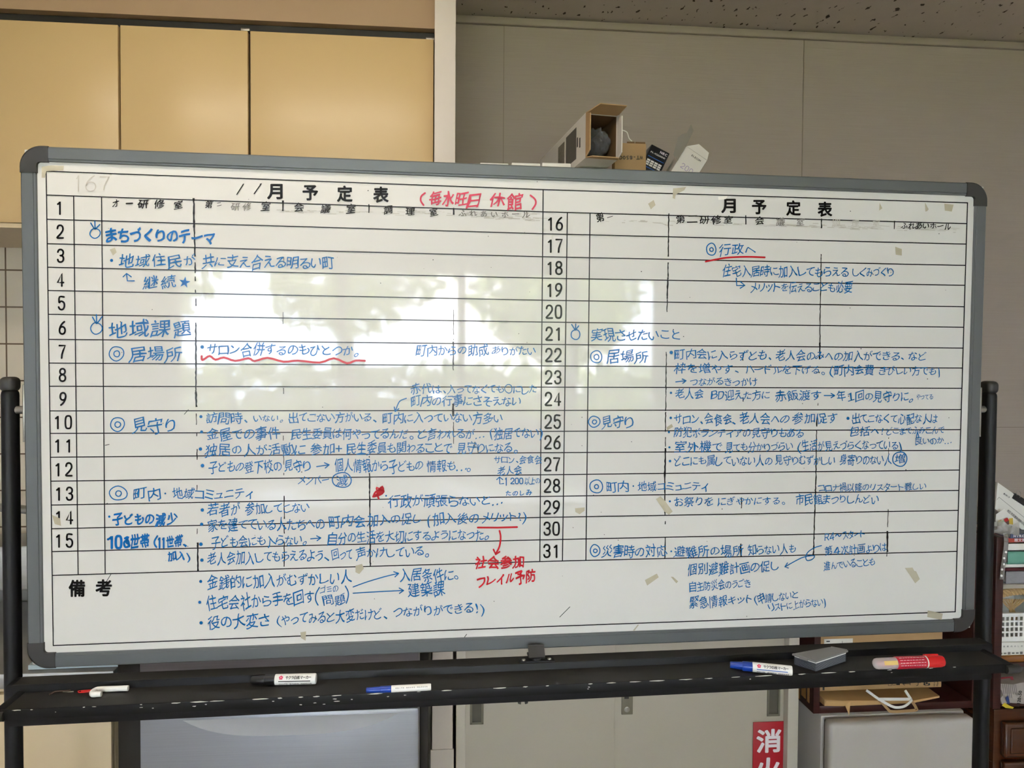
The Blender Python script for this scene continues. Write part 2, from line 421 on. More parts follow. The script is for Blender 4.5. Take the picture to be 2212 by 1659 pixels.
rw = MB().box(XL, WX0, YR-.1, YR, 0, CEIL).box(WX1, XR, YR-.1, YR, 0, CEIL).box(WX0, WX1, YR-.1, YR, 0, WZ0).box(WX0, WX1, YR-.1, YR, WZ1, CEIL)
struct(rw.build('wall_rear', M_wall_rear))
wf = MB()
xs = [WX0, -.52, .40, 1.30, WX1]
for i, x in enumerate(xs):
    wf.box(x-.03, x+.03, YR-.07, YR-.02, WZ0, WZ1, .004)
wf.box(WX0, WX1, YR-.07, YR-.02, WZ0, WZ0+.05, .004).box(WX0, WX1, YR-.07, YR-.02, WZ1-.05, WZ1, .004)
wo_ = struct(wf.build('window_1', M_alu))
for i in range(4):
    MB().box(xs[i]+.03, xs[i+1]-.03, YR-.047, YR-.043, WZ0+.05, WZ1-.05).build('pane', M_glass, wo_)
so_z0, so_z1 = PX(0, 18, 1.95).z, CEIL
struct(MB().box(XL, PXL, 1.95, BACK, so_z0, so_z1).build('trim_3', M_soffit))
# outside
struct(MB().box(-14, 14, -20, YR-.1, -.25, -.15).build('ground_garden', M_grass))
struct(MB().box(-14, 14, -6.2, YR-.1, -.15, -.11).build('ground_paving', M_pave))

# ------------------------------------------------------------------ ceiling lamp above the board
lx, ly = -.42, .95
lamp = thing('ceiling_light', 'flat fluorescent ceiling light glowing warm above the whiteboard', 'ceiling light', (lx, ly, CEIL))
MB().box(lx-.62, lx+.62, ly-.1, ly+.1, CEIL-.03, CEIL-.001, .006).build('housing', M_white, lamp)
MB().box(lx-.6, lx+.6, ly-.085, ly+.085, CEIL-.075, CEIL-.03, .02).build('diffuser', M_lamp, lamp)

# ------------------------------------------------------------------ upper kitchen cabinet
zt, zb = PX(0, 42, 1.95).z, PX(0, 480, 1.95).z
uc = thing('wall_cabinet', 'cream wall cupboard with plain doors above the tiled kitchen wall', 'cabinet', (-1.0, 2.1, zb))
MB().box(-2.2, PXL-.003, 1.972, BACK-.002, zb+.004, so_z0-.002).build('carcass', M_dark, uc)
de = [(-2.18, -1.798), (-1.792, -1.448), (-1.442, -1.13), (PX(-24, 300, 1.95).x, PX(256, 300, 1.95).x), (PX(261, 300, 1.95).x, PX(535.5, 300, 1.95).x), (PX(541, 300, 1.95).x, PXL-.004)]
for a, b in de[2:]:
    d = MB().box(a, b, 1.95, 1.97, zb, zt, .0015).build('door', M_door, uc)
for px in (530, 930):
    p = PX(px, 62 if px < 600 else 82, 1.955); MB().box(p.x-.012, p.x+.01, 1.957, 1.97, p.z-.004, p.z+.003, .001).build('hinge', M_metal, uc)
MB().box(-2.2, PXL-.003, 1.955, BACK-.002, zb-.012, zb-.001).build('bottom_panel', M_cream, uc)

# ------------------------------------------------------------------ sink counter (left)
cz = PX(150, 1452, 1.72).z; cxr = PX(240, 1600, 1.74).x
sc = thing('sink_unit', 'cream kitchen sink unit with a stainless top behind the left post', 'sink unit', (-1.4, 2.0, 0))
MB().box(-2.3, cxr, 1.76, BACK-.003, .0, cz-.04, .002).build('carcass', M_cream, sc)
for a, b in ((-2.3, -1.46), (-1.455, cxr)):
    MB().box(a, b, 1.742, 1.76, .1, cz-.055, .003).build('door', M_cream, sc)
tp = MB().box(-2.32, cxr+.015, 1.72, BACK-.003, cz-.035, cz, .004)
tp.box(-2.32, cxr+.015, 2.24, BACK-.003, cz, cz+.16, .004)
tp.build('worktop', M_steel, sc)
bs = MB().box(-2.3, -1.02, 2.08, 2.24, cz+.08, cz+.2, .006)
bs.build('splash_ledge', M_steel, sc)
fa = MB().tube([(-1.62, 2.18, cz+.2), (-1.62, 2.18, cz+.3), (-1.4, 2.1, cz+.315), (-1.05, 2.0, cz+.31), (-1.0, 1.99, cz+.29)], .011, sub=6)
fa.build('faucet', M_steel, sc)
cl = MB().add([(-.93, 1.735, cz+.002), (-.70, 1.74, cz+.002), (-.68, 1.86, cz+.003), (-.94, 1.86, cz+.003),
               (-.93, 1.735, cz+.012), (-.70, 1.74, cz+.009), (-.68, 1.86, cz+.012), (-.94, 1.86, cz+.014)], [(3,2,1,0),(4,5,6,7),(0,1,5,4),(1,2,6,5),(2,3,7,6),(3,0,4,7)])
tag(cl.build('dish_cloth', mat('pale_blue_cloth', (170, 186, 194), .9, var=.1, scale=40, bump=.4)), 'pale blue cloth lying folded on the stainless sink worktop', 'cloth')

# ------------------------------------------------------------------ fridge
fx0, fx1 = PX(300, 1600, 1.55).x, PX(905, 1600, 1.55).x
fz = PX(600, 1537, 1.55).z
fr = thing('refrigerator', 'silver brushed refrigerator with a bottom drawer behind the whiteboard', 'refrigerator', ((fx0+fx1)/2, 1.9, 0))
MB().box(fx0+.004, fx1-.004, 1.61, 2.25, .03, 1.73, .01).build('body', M_fridge_dark, fr)
MB().box(fx0, fx1, 1.55, 1.605, fz+.008, 1.74, .008).build('door', M_fridge, fr)
dr = MB().box(fx0, fx1, 1.55, 1.605, .06, fz-.002, .008).build('drawer', M_fridge, fr)
# scooped drawer grip: lens-shaped hollow with a lower lip, paler silver imitating reflected light
ga, gb = PX(395, 1560, 1.55), PX(862, 1560, 1.55); gz0 = PX(600, 1549, 1.55).z; gz1 = PX(620, 1580, 1.55).z
nseg = 24; vs = []; fs = []
for i in range(nseg+1):
    t = i/nseg; x = ga.x+(gb.x-ga.x)*t; k = (1-abs(2*t-1)**3.2)
    for j in range(7):
        q = j/6; dz = gz0-(gz0-gz1)*q*k; yy = 1.5495-.026*k*((q/.84)**.8 if q < .85 else (1-q)/.17)
        vs.append((x, yy, dz))
for i in range(nseg):
    for j in range(6): fs.append((i*7+j, i*7+j+1, i*7+j+8, i*7+j+7))
MB().add(vs, fs).build('drawer_grip', mat('lit_grip', (206, 206, 211), .25, .25), dr, sharp=80)
MB().box(fx0+.03, fx1-.03, 1.62, 2.2, .0, .06).build('plinth', M_dark, fr)
MB().box(PX(254, 1600, 1.60).x, fx0+.004, 1.60, 2.24, .03, 1.73, .004).build('gap_filler', M_dark, fr)  # added black filler standing in for the shadowed gap beside the sink unit
MB().box(fx1-.004, PX(926, 1600, 1.60).x, 1.60, 2.24, .03, 1.73, .004).build('gap_filler', M_dark, fr)  # same black filler, for the shadowed gap right of the fridge

# ------------------------------------------------------------------ steel sliding-door cabinet
gx0, gx1 = PX(985, 1600, 1.90).x, PX(1724, 1600, 1.90).x
GT = 1.86
gc = thing('steel_cabinet', 'putty coloured steel cabinet with sliding doors carrying cartons on top', 'cabinet', ((gx0+gx1)/2, 2.1, 0))
cb = MB().box(gx0, gx0+.024, 1.90, BACK-.004, 0, GT, .002).box(gx1-.03, gx1, 1.90, BACK-.004, 0, GT, .002)
cb.box(gx0+.02, gx1-.025, 1.90, BACK-.004, GT-.03, GT, .002).box(gx0+.02, gx1-.025, 1.90, BACK-.004, 0, .07, .002)
cb.box(gx0+.02, gx1-.025, 2.2, BACK-.004, .06, GT-.02)
cb.build('carcass', M_gcab_trim, gc)
dx = PX(1326, 1600, 1.91).x; dxr = PX(1698, 1600, 1.915).x
d1 = MB().box(gx0+.022, dx, 1.905, 1.925, .07, GT-.03, .002).build('door', M_gcab, gc)
d2 = MB().box(dx-.02, dxr+.002, 1.927, 1.945, .07, GT-.03, .002)
d2.box(dx-.004, dx+.001, 1.926, 1.93, .07, GT-.03)
d2 = d2.build('door', M_gcab, gc)
def pull(px0, px1, py0, py1, y, par):
    a, b = PX(px0, py1, y), PX(px1, py0, y)
    f = .006
    MB().box(a.x, a.x+f, y-.003, y, a.z, b.z, .001).box(b.x-f, b.x, y-.003, y, a.z, b.z, .001).box(a.x, b.x, y-.003, y, a.z, a.z+f, .001).box(a.x, b.x, y-.003, y, b.z-f, b.z, .001).build('pull_rim', M_pull, par)
    MB().box(a.x+f, b.x-f, y-.0012, y+.0005, a.z+f, b.z-f).box(a.x+f, b.x-f, y-.0025, y, a.z+f, a.z+f+.004).build('pull_recess', M_pull_dark, par)
pull(1015, 1045, 1440, 1565, 1.905, d1)
pull(1656, 1686, 1440, 1547, 1.927, d2)
a, b = PX(1342, 1543, 1.927), PX(1367, 1485, 1.927)
lk = MB().box(a.x, b.x, 1.923, 1.927, a.z, b.z, .0015).build('lock_plate', M_pull, d2)
c = PX(1355, 1534, 1.92); MB().lathe((c.x, 1.924, c.z), (0, -1, 0), [(0, .0075), (.0015, .0075), (.002, .0065)], 20).box(c.x-.001, c.x+.001, 1.9205, 1.9225, c.z-.005, c.z+.005).build('lock_cylinder', M_metal, d2)
c = PX(1354, 1507, 1.92); mb = MB().box(c.x-.006, c.x+.006, 1.9215, 1.9235, c.z-.004, c.z+.004); mb.build('lock_window', M_black_ink, d2)
# red sign plate on the right door
a, b = PX(1628, 1659, 1.93), PX(1694, 1559, 1.925)
sx0, sx1, szt = PX(1627, 1560, 1.925).x, PX(1694, 1560, 1.925).x, PX(1660, 1559, 1.925).z
sg = thing('fire_sign', 'red fire extinguisher sign with white characters on the cabinet door', 'sign', ((sx0+sx1)/2, 1.926, szt-.25))
MB().box(sx0, sx1, 1.9235, 1.9265, szt-.25, szt, .0008).build('plate', M_red, sg)
for i, ch in enumerate('消火器'):
    mb = MB(); put_text(mb, ch, lambda x, y: Vector((x, 1.9228, -y)), sx0+.006, -(szt-.052-.078*i), sx1-.006, -(szt-.052-.078*i), .062, off=.03, jit=0, flat=True)
    mb.build('character', M_white_ink, sg, 'ink')

# ------------------------------------------------------------------ cartons on top of the steel cabinet
wz = PX(1040, 352, 2.0).z
for i, (a, b) in enumerate(((1037, 1098), (1105, 1167), (1171, 1233))):
    xa, xb = PX(a, 352, 1.92).x, PX(b, 352, 1.92).x
    zt_ = PX((a+b)/2, 352.5, 1.92).z
    lab = ['left white file box of three in a row on the cabinet', 'middle white file box of three in a row on the cabinet', 'right white file box next to the long open carton'][i]
    t = thing('file_box', lab, 'file box', ((xa+xb)/2, 1.95, GT), group='white file boxes on the steel cabinet')
    MB().box(xa+.002, xb-.002, 1.92, 1.985, GT, zt_-.006, .002).build('body', M_box_white, t)
    MB().box(xa, xb, 1.918, 1.987, zt_-.012, zt_, .002).build('lid', M_paper, t)
# low white carton under the long one
ua, ub = PX(1240, 355, 1.9), PX(1326, 355, 1.9); uz = PX(1262, 341, 1.82).z-.0006
t = thing('flat_carton', 'low white carton lying under the long open carton', 'box', ((ua.x+ub.x)/2, 2.05, GT))
MB().box(ua.x, ub.x-.006, 1.9, 2.24, GT, uz-.004, .002).build('body', M_box_white, t)
MB().add([(ua.x, 1.9, uz-.003), (ub.x, 1.9, uz-.003), (ub.x, 1.868, uz-.018), (ua.x+.01, 1.868, uz-.018), (ua.x, 1.9, uz-.0045), (ub.x, 1.9, uz-.0045), (ub.x, 1.868, uz-.0195), (ua.x+.01, 1.868, uz-.0195)],
         [(0,1,2,3),(7,6,5,4),(0,3,7,4),(3,2,6,7),(2,1,5,6),(1,0,4,5)]).build('flap', M_paper, t)
# long open carton
bl = PX(1262, 341, 1.82); zt2 = PX(1268, 243, 1.82).z
ax_ = (Vector((.285, 2.26, 0))-Vector((.343, 1.82, 0))).normalized(); ay_ = Vector((-ax_.y, ax_.x, 0))*-1  # depth axis, right axis
Lc, Wc, Hc = .44, .084, zt2-bl.z; zb2 = uz+.0006
Hc = zt2-zb2
O = Vector((bl.x+.003, 1.82, zb2))
def LC(r, d, h): return O+ay_*r+ax_*d+Vector((0, 0, h))
t = thing('long_carton', 'long white carton with open flaps and a plastic bag inside', 'box', LC(Wc/2, Lc/2, 0))
sh = MB(); th = .003
for (r0, r1, h0, h1, d0) in ((0, th, 0, Hc, 0), (Wc-th, Wc, 0, Hc, 0), (th, Wc-th, 0, th, 0), (th, Wc-th, Hc-th, Hc, 0), (th, Wc-th, th, Hc-th, Lc-th)):
    sh.obox(LC((r0+r1)/2, (d0+Lc)/2, (h0+h1)/2), (ay_, ax_, (0,0,1)), ((r1-r0)/2, (Lc-d0)/2, (h1-h0)/2))
body = sh.build('body', M_box_white, t)
ins = MB()
for (r0, r1, h0, h1) in ((th, th+.0006, th, Hc-th), (Wc-th-.0006, Wc-th, th, Hc-th), (th, Wc-th, th, th+.0006), (th, Wc-th, Hc-th-.0006, Hc-th)):
    ins.obox(LC((r0+r1)/2, Lc/2, (h0+h1)/2), (ay_, ax_, (0,0,1)), ((r1-r0)/2, Lc/2-.004, (h1-h0)/2))
ins.build('lining', M_kraft_in, t)
def flap(p, q, d, nm='flap', m=M_kraft, t2=.0025):
    p, q, d = Vector(p), Vector(q), Vector(d); n = (q-p).cross(d).normalized()*t2
    k = (q-p)*.1
    MB().prism([p, q, q-k+d, p+k+d], n).build(nm, m, t)
flap(LC(0, 0, Hc), LC(Wc, 0, Hc), ay_*.012-ax_*.05+Vector((0,0,.008)))
flap(LC(0, 0, 0), LC(0, 0, Hc), -ax_*.034-ay_*.0005)
flap(LC(Wc, 0, Hc), LC(Wc, 0, 0), -ax_*.03+ay_*.001, m=M_box_white)
flap(LC(Wc, 0, 0), LC(0, 0, 0), -ax_*.03-Vector((0,0,.004)))
pr = MB().obox(LC(-.0006, .12, Hc*.52), (ay_, ax_, (0,0,1)), (.0004, .045, Hc*.36)); pr.build('print_panel', M_box_grey, t)
pr = MB().obox(LC(-.0006, .21, Hc*.45), (ay_, ax_, (0,0,1)), (.0004, .03, Hc*.38)); pr.build('print_panel', mat('carton_photo_print', (120, 112, 100), .5, var=.5, scale=120), t)
pr = MB(); 
for k in range(2): pr.obox(LC(-.0006, .045+.02*k, Hc*(.45+.06*k)), (ay_, ax_, (0,0,1)), (.0004, .003, .012))
pr.build('printed_marks', M_black_ink, t)
# crumpled plastic bag with a dark cable inside it
bmx = bmesh.new(); bmesh.ops.create_icosphere(bmx, subdivisions=4, radius=1)
r3 = random.Random(3)
vv = []
for v in bmx.verts:
    a = v.co; n = 1+.10*math.sin(12*a.x+3+4*math.sin(2.5*a.z))+.07*math.sin(9*a.z+11*a.y)+.05*math.sin(23*a.x+5*a.z)
    vv.append(LC(Wc/2+.001+a.x*n*.031, .052+a.y*n*.042, Hc*.46+a.z*n*.036))
bmx.verts.index_update()
bag = MB().add(vv, [[v.index for v in f.verts] for f in bmx.faces]); bmx.free()
tag(bag.build('plastic_bag', mat('smoky_film', (120, 118, 120), .1, alpha=.55)), 'crumpled clear plastic bag stuffed inside the long open carton', 'bag')
tie = MB().tube([LC(Wc, -.02, Hc*.62), LC(Wc+.012, -.03, Hc*.55), LC(Wc+.018, -.03, Hc*.42), LC(Wc+.026, -.03, Hc*.36)], .0012, sub=4)
tie.build('string', M_paper, t)
# brown carton with WT-850
ba, bb = PX(1328, 330, 1.95), PX(1396, 330, 1.95); bz = PX(1360, 309, 1.95).z
t = thing('brown_carton', 'brown cardboard carton with upside-down lettering beside the long carton', 'box', ((ba.x+bb.x)/2, 2.07, GT))
MB().box(ba.x, bb.x, 1.95, 1.985, GT, bz, .002).build('body', M_kraft, t)
tb = MB()
for a, b in ((1355, 1371), (1373, 1394)):
    tb.box(PX(a, 309, 1.95).x, PX(b, 309, 1.95).x, 1.951, 1.954, bz, bz+.004)
tb.build('tab', M_kraft_in, t)
mb = MB(); q0, q1 = PX(1389, 341, 1.95), PX(1337, 341, 1.95)
put_text(mb, 'WT-850C', lambda x, y: Vector((x, 1.9494, -y)), q0.x, -q0.z, q1.x, -q1.z, .0125, off=.02, jit=0, flat=True)
mb.build('lettering', M_black_ink, t, 'ink')
# tilted boxes: black and white
def tilted(pxa, pya, ang, w, hgt, dep, y, cx_='l'):
    tl = PX(pxa, pya, y); ex = Vector((math.cos(ang), 0, -math.sin(ang))); ez = Vector((math.sin(ang), 0, math.cos(ang)))
    return tl, ex, ez
tl, ex, ez = tilted(1408, 311, R_(25), 0, 0, 0, 1.99)
wN, hN, dN = .056, .20, .12
def TN(r, h, d=0): return tl+ex*r-ez*h+Vector((0, d, 0))
hN = (tl.z-ex.z*0-GT)/math.cos(R_(25))-.002-wN*math.tan(R_(25))*1.0
t = thing('black_carton', 'black electronics carton leaning against the brown carton', 'box', (TN(wN/2, hN).x, 2.0, GT))
MB().obox(TN(wN/2, hN/2, dN/2), (ex, (0,1,0), ez), (wN/2, dN/2, hN/2), .002).build('body', M_box_black, t)
mN = lambda x, y: TN(x, y, -.0006)
mb = MB(); put_text(mb, 'NEC', mN, .030, .009, .052, .009, .0085, off=.03, jit=0, flat=True); mb.build('lettering', M_white_ink, t, 'ink')
mb = MB(); put_text(mb, 'PA-WG2600HM', mN, .006, .0195, .050, .0195, .006, off=.02, jit=0, flat=True)
for i in range(3):
    for j in range(4):
        mb.add([mN(.006+.0115*j, .040+.006*i), mN(.0155+.0115*j, .040+.006*i), mN(.0155+.0115*j, .0445+.006*i), mN(.006+.0115*j, .0445+.006*i)], [(0,1,2,3)])
mb.build('lettering', M_paper, t, 'ink')
mb = MB().add([mN(.004, .0315), mN(.052, .0315), mN(.052, .0335), mN(.004, .0335)], [(0,1,2,3)]).add([mN(.004, .061), mN(.052, .061), mN(.052, .063), mN(.004, .063)], [(0,1,2,3)])
mb.build('printed_bands', M_blue_print, t, 'ink')
tl2, ex2, ez2 = tilted(1483, 316, R_(32), 0, 0, 0, 1.97)
wE = .068; hE = (tl2.z-GT)/math.cos(R_(32))-.002-wE*math.tan(R_(32)); dE = .1
def TE(r, h, d=0): return tl2+ex2*r-ez2*h+Vector((0, d, 0))
t = thing('white_carton', 'white carton with a torn open flap at the right end', 'box', (TE(wE/2, hE).x, 2.0, GT))
MB().obox(TE(wE/2, hE/2, dE/2), (ex2, (0,1,0), ez2), (wE/2, dE/2, hE/2), .0012).build('body', M_box_white, t)
MB().prism([TE(0, 0, -.0005), TE(wE, 0, -.0005), TE(wE-.006, -.022, .004), TE(.026, -.026, .004)], (0, .0012, 0)).build('flap', M_box_white, t)
MB().prism([TE(-.001, -.002, .003), TE(-.001, .052, -.012), TE(-.020, .048, -.02), TE(-.034, .004, -.02), TE(-.030, -.012, -.02), TE(-.020, -.026, -.012), TE(-.022, -.055, -.004), TE(-.006, -.045, 0)], (.0004, .0012, .0004)).build('flap', mat('grey_card_inside', (150, 142, 132), .8), t)
mE = lambda x, y: TE(x, y, -.0008)
mb = MB(); put_text(mb, 'ELECOM', mE, .024, .012, .054, .012, .0065, off=.02, jit=0, flat=True); mb.build('lettering', M_black_ink, t, 'ink')
mb = MB(); 
for i, c_ in enumerate('200'): put_digit(mb, c_, .020+.013*i, .050, .0085, .013, .0013, mE)
mb.build('lettering', M_purple_ink, t, 'ink')
mb = MB(); 
for hh in (.012, .03): mb.add([TE(-.026, hh-.012, -.0212), TE(-.014, hh-.022, -.0175), TE(-.014, hh-.0212, -.0175), TE(-.026, hh-.0112, -.0212)], [(0,1,2,3)])

# ------------------------------------------------------------------ mini fridge, dark shelf unit and its contents (right)
mx0, mx1 = PX(1791, 1600, 1.85).x, PX(2108, 1600, 1.85).x; mz = PX(1950, 1558, 1.85).z
mf = thing('mini_fridge', 'ivory mini refrigerator standing under the dark wooden shelf', 'refrigerator', ((mx0+mx1)/2, 2.05, 0))
MB().box(mx0, mx1, 1.895, 2.28, .02, mz+.001, .006).build('body', M_appl, mf)
MB().box(mx0+.004, mx1, 1.85, 1.89, .03, mz, .012, 4).build('door', M_appl, mf)
MB().box(mx0+.01, mx1-.01, 1.885, 1.9, .03, mz-.01).build('gasket', M_fridge_dark, mf)
MB().box(mx0+.02, mx1-.02, 1.92, 2.25, 0, .03).build('plinth', M_dark, mf)
s0, s1 = PX(1757, 1530, 1.905).x, PX(2112, 1520, 1.905).x; sb = mz+.0018; st = 1.02
un = thing('open_shelf', 'dark rosewood open shelf box on the ivory mini refrigerator', 'shelf', ((s0+s1)/2, 2.1, sb))
MB().box(s0, s0+.018, 1.905, 2.285, sb, st, .001).build('gap_filler', M_wood, un)
MB().box(s1-.018, s1, 1.905, 2.285, sb, st, .001).build('gap_filler', M_wood, un)
MB().box(s0+.018, s1-.018, 1.905, 2.285, sb, sb+.02, .001).build('bottom_board', M_woodh, un)
MB().box(s0+.018, s1-.018, 1.905, 2.285, st-.02, st, .001).build('top_board', M_woodh, un)
MB().box(s0+.018, s1-.018, 2.27, 2.284, sb+.02, st-.02).build('back_panel', mat('beige_back_panel', (176, 160, 138), .8), un)
ch = MB()
for k in range(7):
    y = 1.93+.018*k+rnd.uniform(0, .006); hgt = rnd.uniform(.015, .05); z0_ = sb+.003+rnd.uniform(0, .02)
    ch.box(s0-.0008, s0+.0004, y-.006, y+.006, z0_, z0_+hgt)
ch.build('bare_chipboard', M_chip, un)
# contents
zf = sb+.02
bagp = thing('paper_bag', 'folded kraft paper bag lying under the brown parcel box', 'bag', (s0+.2, 2.0, zf))
k0, k1 = PX(1772, 1505, 1.9).x+.012, PX(2040, 1505, 1.9).x
MB().add([(k0, 1.9, zf+.003), (k0+.05, 1.897, zf+.002), (k1-.09, 1.9, zf+.002), (k1, 1.92, zf+.005), (k1, 2.2, zf+.005), (k0, 2.2, zf+.004),
          (k0, 1.9, zf+.02), (k0+.05, 1.897, zf+.017), (k1-.09, 1.9, zf+.009), (k1, 1.92, zf+.010), (k1, 2.2, zf+.02), (k0, 2.2, zf+.02)],
         [(5,4,3,2,1,0), (6,7,8,9,10,11), (0,1,7,6), (1,2,8,7), (2,3,9,8), (3,4,10,9), (4,5,11,10), (5,0,6,11)]).build('body', M_bag, bagp)
MB().prism([(k0, 1.8965, zf+.012), (k0+.055, 1.8945, zf+.006), (k0+.062, 1.885, zf-.018), (k0+.07, 1.8945, zf+.016), (k0+.002, 1.8965, zf+.019)], (0, -.0008, 0)).build('torn_flap', M_bag, bagp)
def strap(pts, m, y, wpx, nm):
    P = [PX(a, b, y+dy) for a, b, dy in pts]
    MB().tube(P, wpx, seg=6, sub=4).build(nm, m, bagp)
def band(pts, m, nm, w):
    mb = MB(); P = smooth_path([PX(a, b, yy) for a, b, yy in pts], 4)
    vs = []; fs = []
    n = len(P)
    for i, p in enumerate(P):
        tt = (P[min(n-1, i+1)]-P[max(0, i-1)]).normalized(); nn = Vector((-tt.z, 0, tt.x)).normalized()*w
        for s_ in (-1, 1):
            for d_ in (0, .0012): vs.append(p+nn*s_+Vector((0, -d_, 0)))
    for i in range(n-1):
        o = i*4
        fs += [(o, o+4, o+6, o+2), (o+1, o+3, o+7, o+5), (o, o+1, o+5, o+4), (o+2, o+6, o+7, o+3)]
    mb.add(vs, fs).build(nm, m, bagp)
band([(1876, 1493, 1.897), (1905, 1518, 1.888), (1918, 1532, 1.882), (1928, 1537, 1.88), (1975, 1534, 1.88), (1979, 1530, 1.88), (1970, 1515, 1.885), (1955, 1493, 1.897)], M_kraft, 'handle', .0038)
band([(1871, 1491, 1.894), (1900, 1511, 1.886), (1925, 1525, 1.878), (1940, 1528, 1.876), (1956, 1524, 1.876), (1969, 1512, 1.88), (1966, 1508, 1.885), (1955, 1491, 1.894)], M_white, 'handle', .0034)
band([(1897, 1510, 1.885), (1930, 1510, 1.884), (1968, 1510, 1.884)], M_white, 'handle_bar', .004)
px_ = thing('parcel_box', 'brown parcel box with printed handling symbols on the rosewood shelf', 'box', (s0+.2, 2.05, zf+.021))
bz0, bz1 = PX(1900, 1489, 1.925).z, PX(1900, 1352, 1.925).z
bx0, bx1 = s0+.0185, PX(2034, 1480, 1.925).x
bz0 = max(bz0, zf+.021)
MB().box(bx0, bx1, 1.925, 2.2, bz0, bz1, .002).build('body', M_kraft, px_)
a, b = PX(1780, 1391, 1.925), PX(1842, 1379, 1.925)
lb = MB().box(a.x, b.x, 1.9242, 1.925, a.z-.012, b.z, 0).build('address_label', M_paper, px_)
mb = MB(); q = b.z-.006
put_line(mb, [(a.x+.006, -q), (a.x+.016, -q)], .003, lambda x, y: Vector((x, 1.9238, -y)), caps=False)
put_line(mb, [(a.x+.052, -q), (a.x+.052, -q+.012)], .001, lambda x, y: Vector((x, 1.9238, -y)), caps=False)
mb.build('label_print', M_black_ink, px_, 'ink')
mP = lambda x, y: PX(x, y, 1.9243)
mb = MB()
put_line(mb, [(1779, 1481), (1779, 1491)], 4, mP, caps=False)
put_line(mb, [(1919, 1474), (1926, 1474), (1926, 1481), (1919, 1481)], 1.2, mP, closed=True); put_line(mb, [(1928, 1474), (1934, 1474), (1934, 1480), (1928, 1480)], 1.2, mP, closed=True); put_line(mb, [(1936, 1476), (1944, 1476)], 8, mP, caps=False)
put_line(mb, [(1950, 1477), (1966, 1477)], 1.5, mP); put_line(mb, [(1954, 1474), (1950, 1477), (1954, 1480)], 1.5, mP); put_line(mb, [(1966, 1471), (1966, 1480)], 1.2, mP)
mb.add([mP(x, y) for x, y in ((1976, 1473), (1978, 1470), (1984, 1469), (1990, 1472), (1989, 1475), (1982, 1475))], [(0,1,2,3,4,5)]); put_line(mb, [(1984, 1474), (1983, 1480), (1980, 1481)], 1.3, mP)
for (x, y) in ((1997, 1473), (2002, 1476), (1997, 1478), (2006, 1471), (2007, 1478)): put_dot(mb, x, y, 2.6, mP, 6)
put_line(mb, [(1994, 1471), (1999, 1481), (2008, 1480)], 1.4, mP)
mb.build('handling_symbols', M_black_ink, px_, 'ink')
mb = MB()
for i, s_ in enumerate(('Hitachi', 'Maxell')):
    x = 2018+6.5*i
    put_text(mb, s_, lambda xx, yy, x=x: PX(x+yy, 1482-xx, 1.9243), 0, 0, 20, 0, 5, off=.02, jit=0, flat=True)
mb.build('lettering', M_black_ink, px_, 'ink')

# right-hand rack
r0 = PX(2150, 1300, 1.86).x; r1 = r0+.022; rz0 = PX(2147, 1532, 1.86).z; rz1 = PX(2158, 1160, 1.86).z
CHZ = rz0-.0295
rk = thing('bookcase', 'dark reddish brown bookcase with books behind the right post', 'bookcase', (r0+.4, 2.05, rz0))
MB().box(r0, r1, 1.86, 2.285, rz0, rz1, .001).build('gap_filler', M_wood, rk)
MB().box(r0+.78, r0+.80, 1.86, 2.285, rz0, rz1, .001).build('gap_filler', M_wood, rk)
zsh = PX(2200, 1262, 1.88).z; zsh2 = PX(2200, 1438, 1.88).z
MB().box(r1, r0+.78, 1.88, 2.285, zsh-.012, zsh, .001).build('shelf_board', mat('pale_shelf', (170, 160, 146), .5), rk)
MB().box(r1, r0+.78, 1.87, 2.285, rz0, rz0+.015, .001).build('bottom_board', M_woodh, rk)
MB().box(r1, r0+.78, 1.90, 2.285, zsh2-.012, zsh2, .001).build('shelf_board', M_woodh, rk)
MB().box(r0+.001, r0+.799, 2.275, 2.284, rz0, rz1-.002).build('back_panel', mat('rack_back', (120, 110, 98), .8), rk)
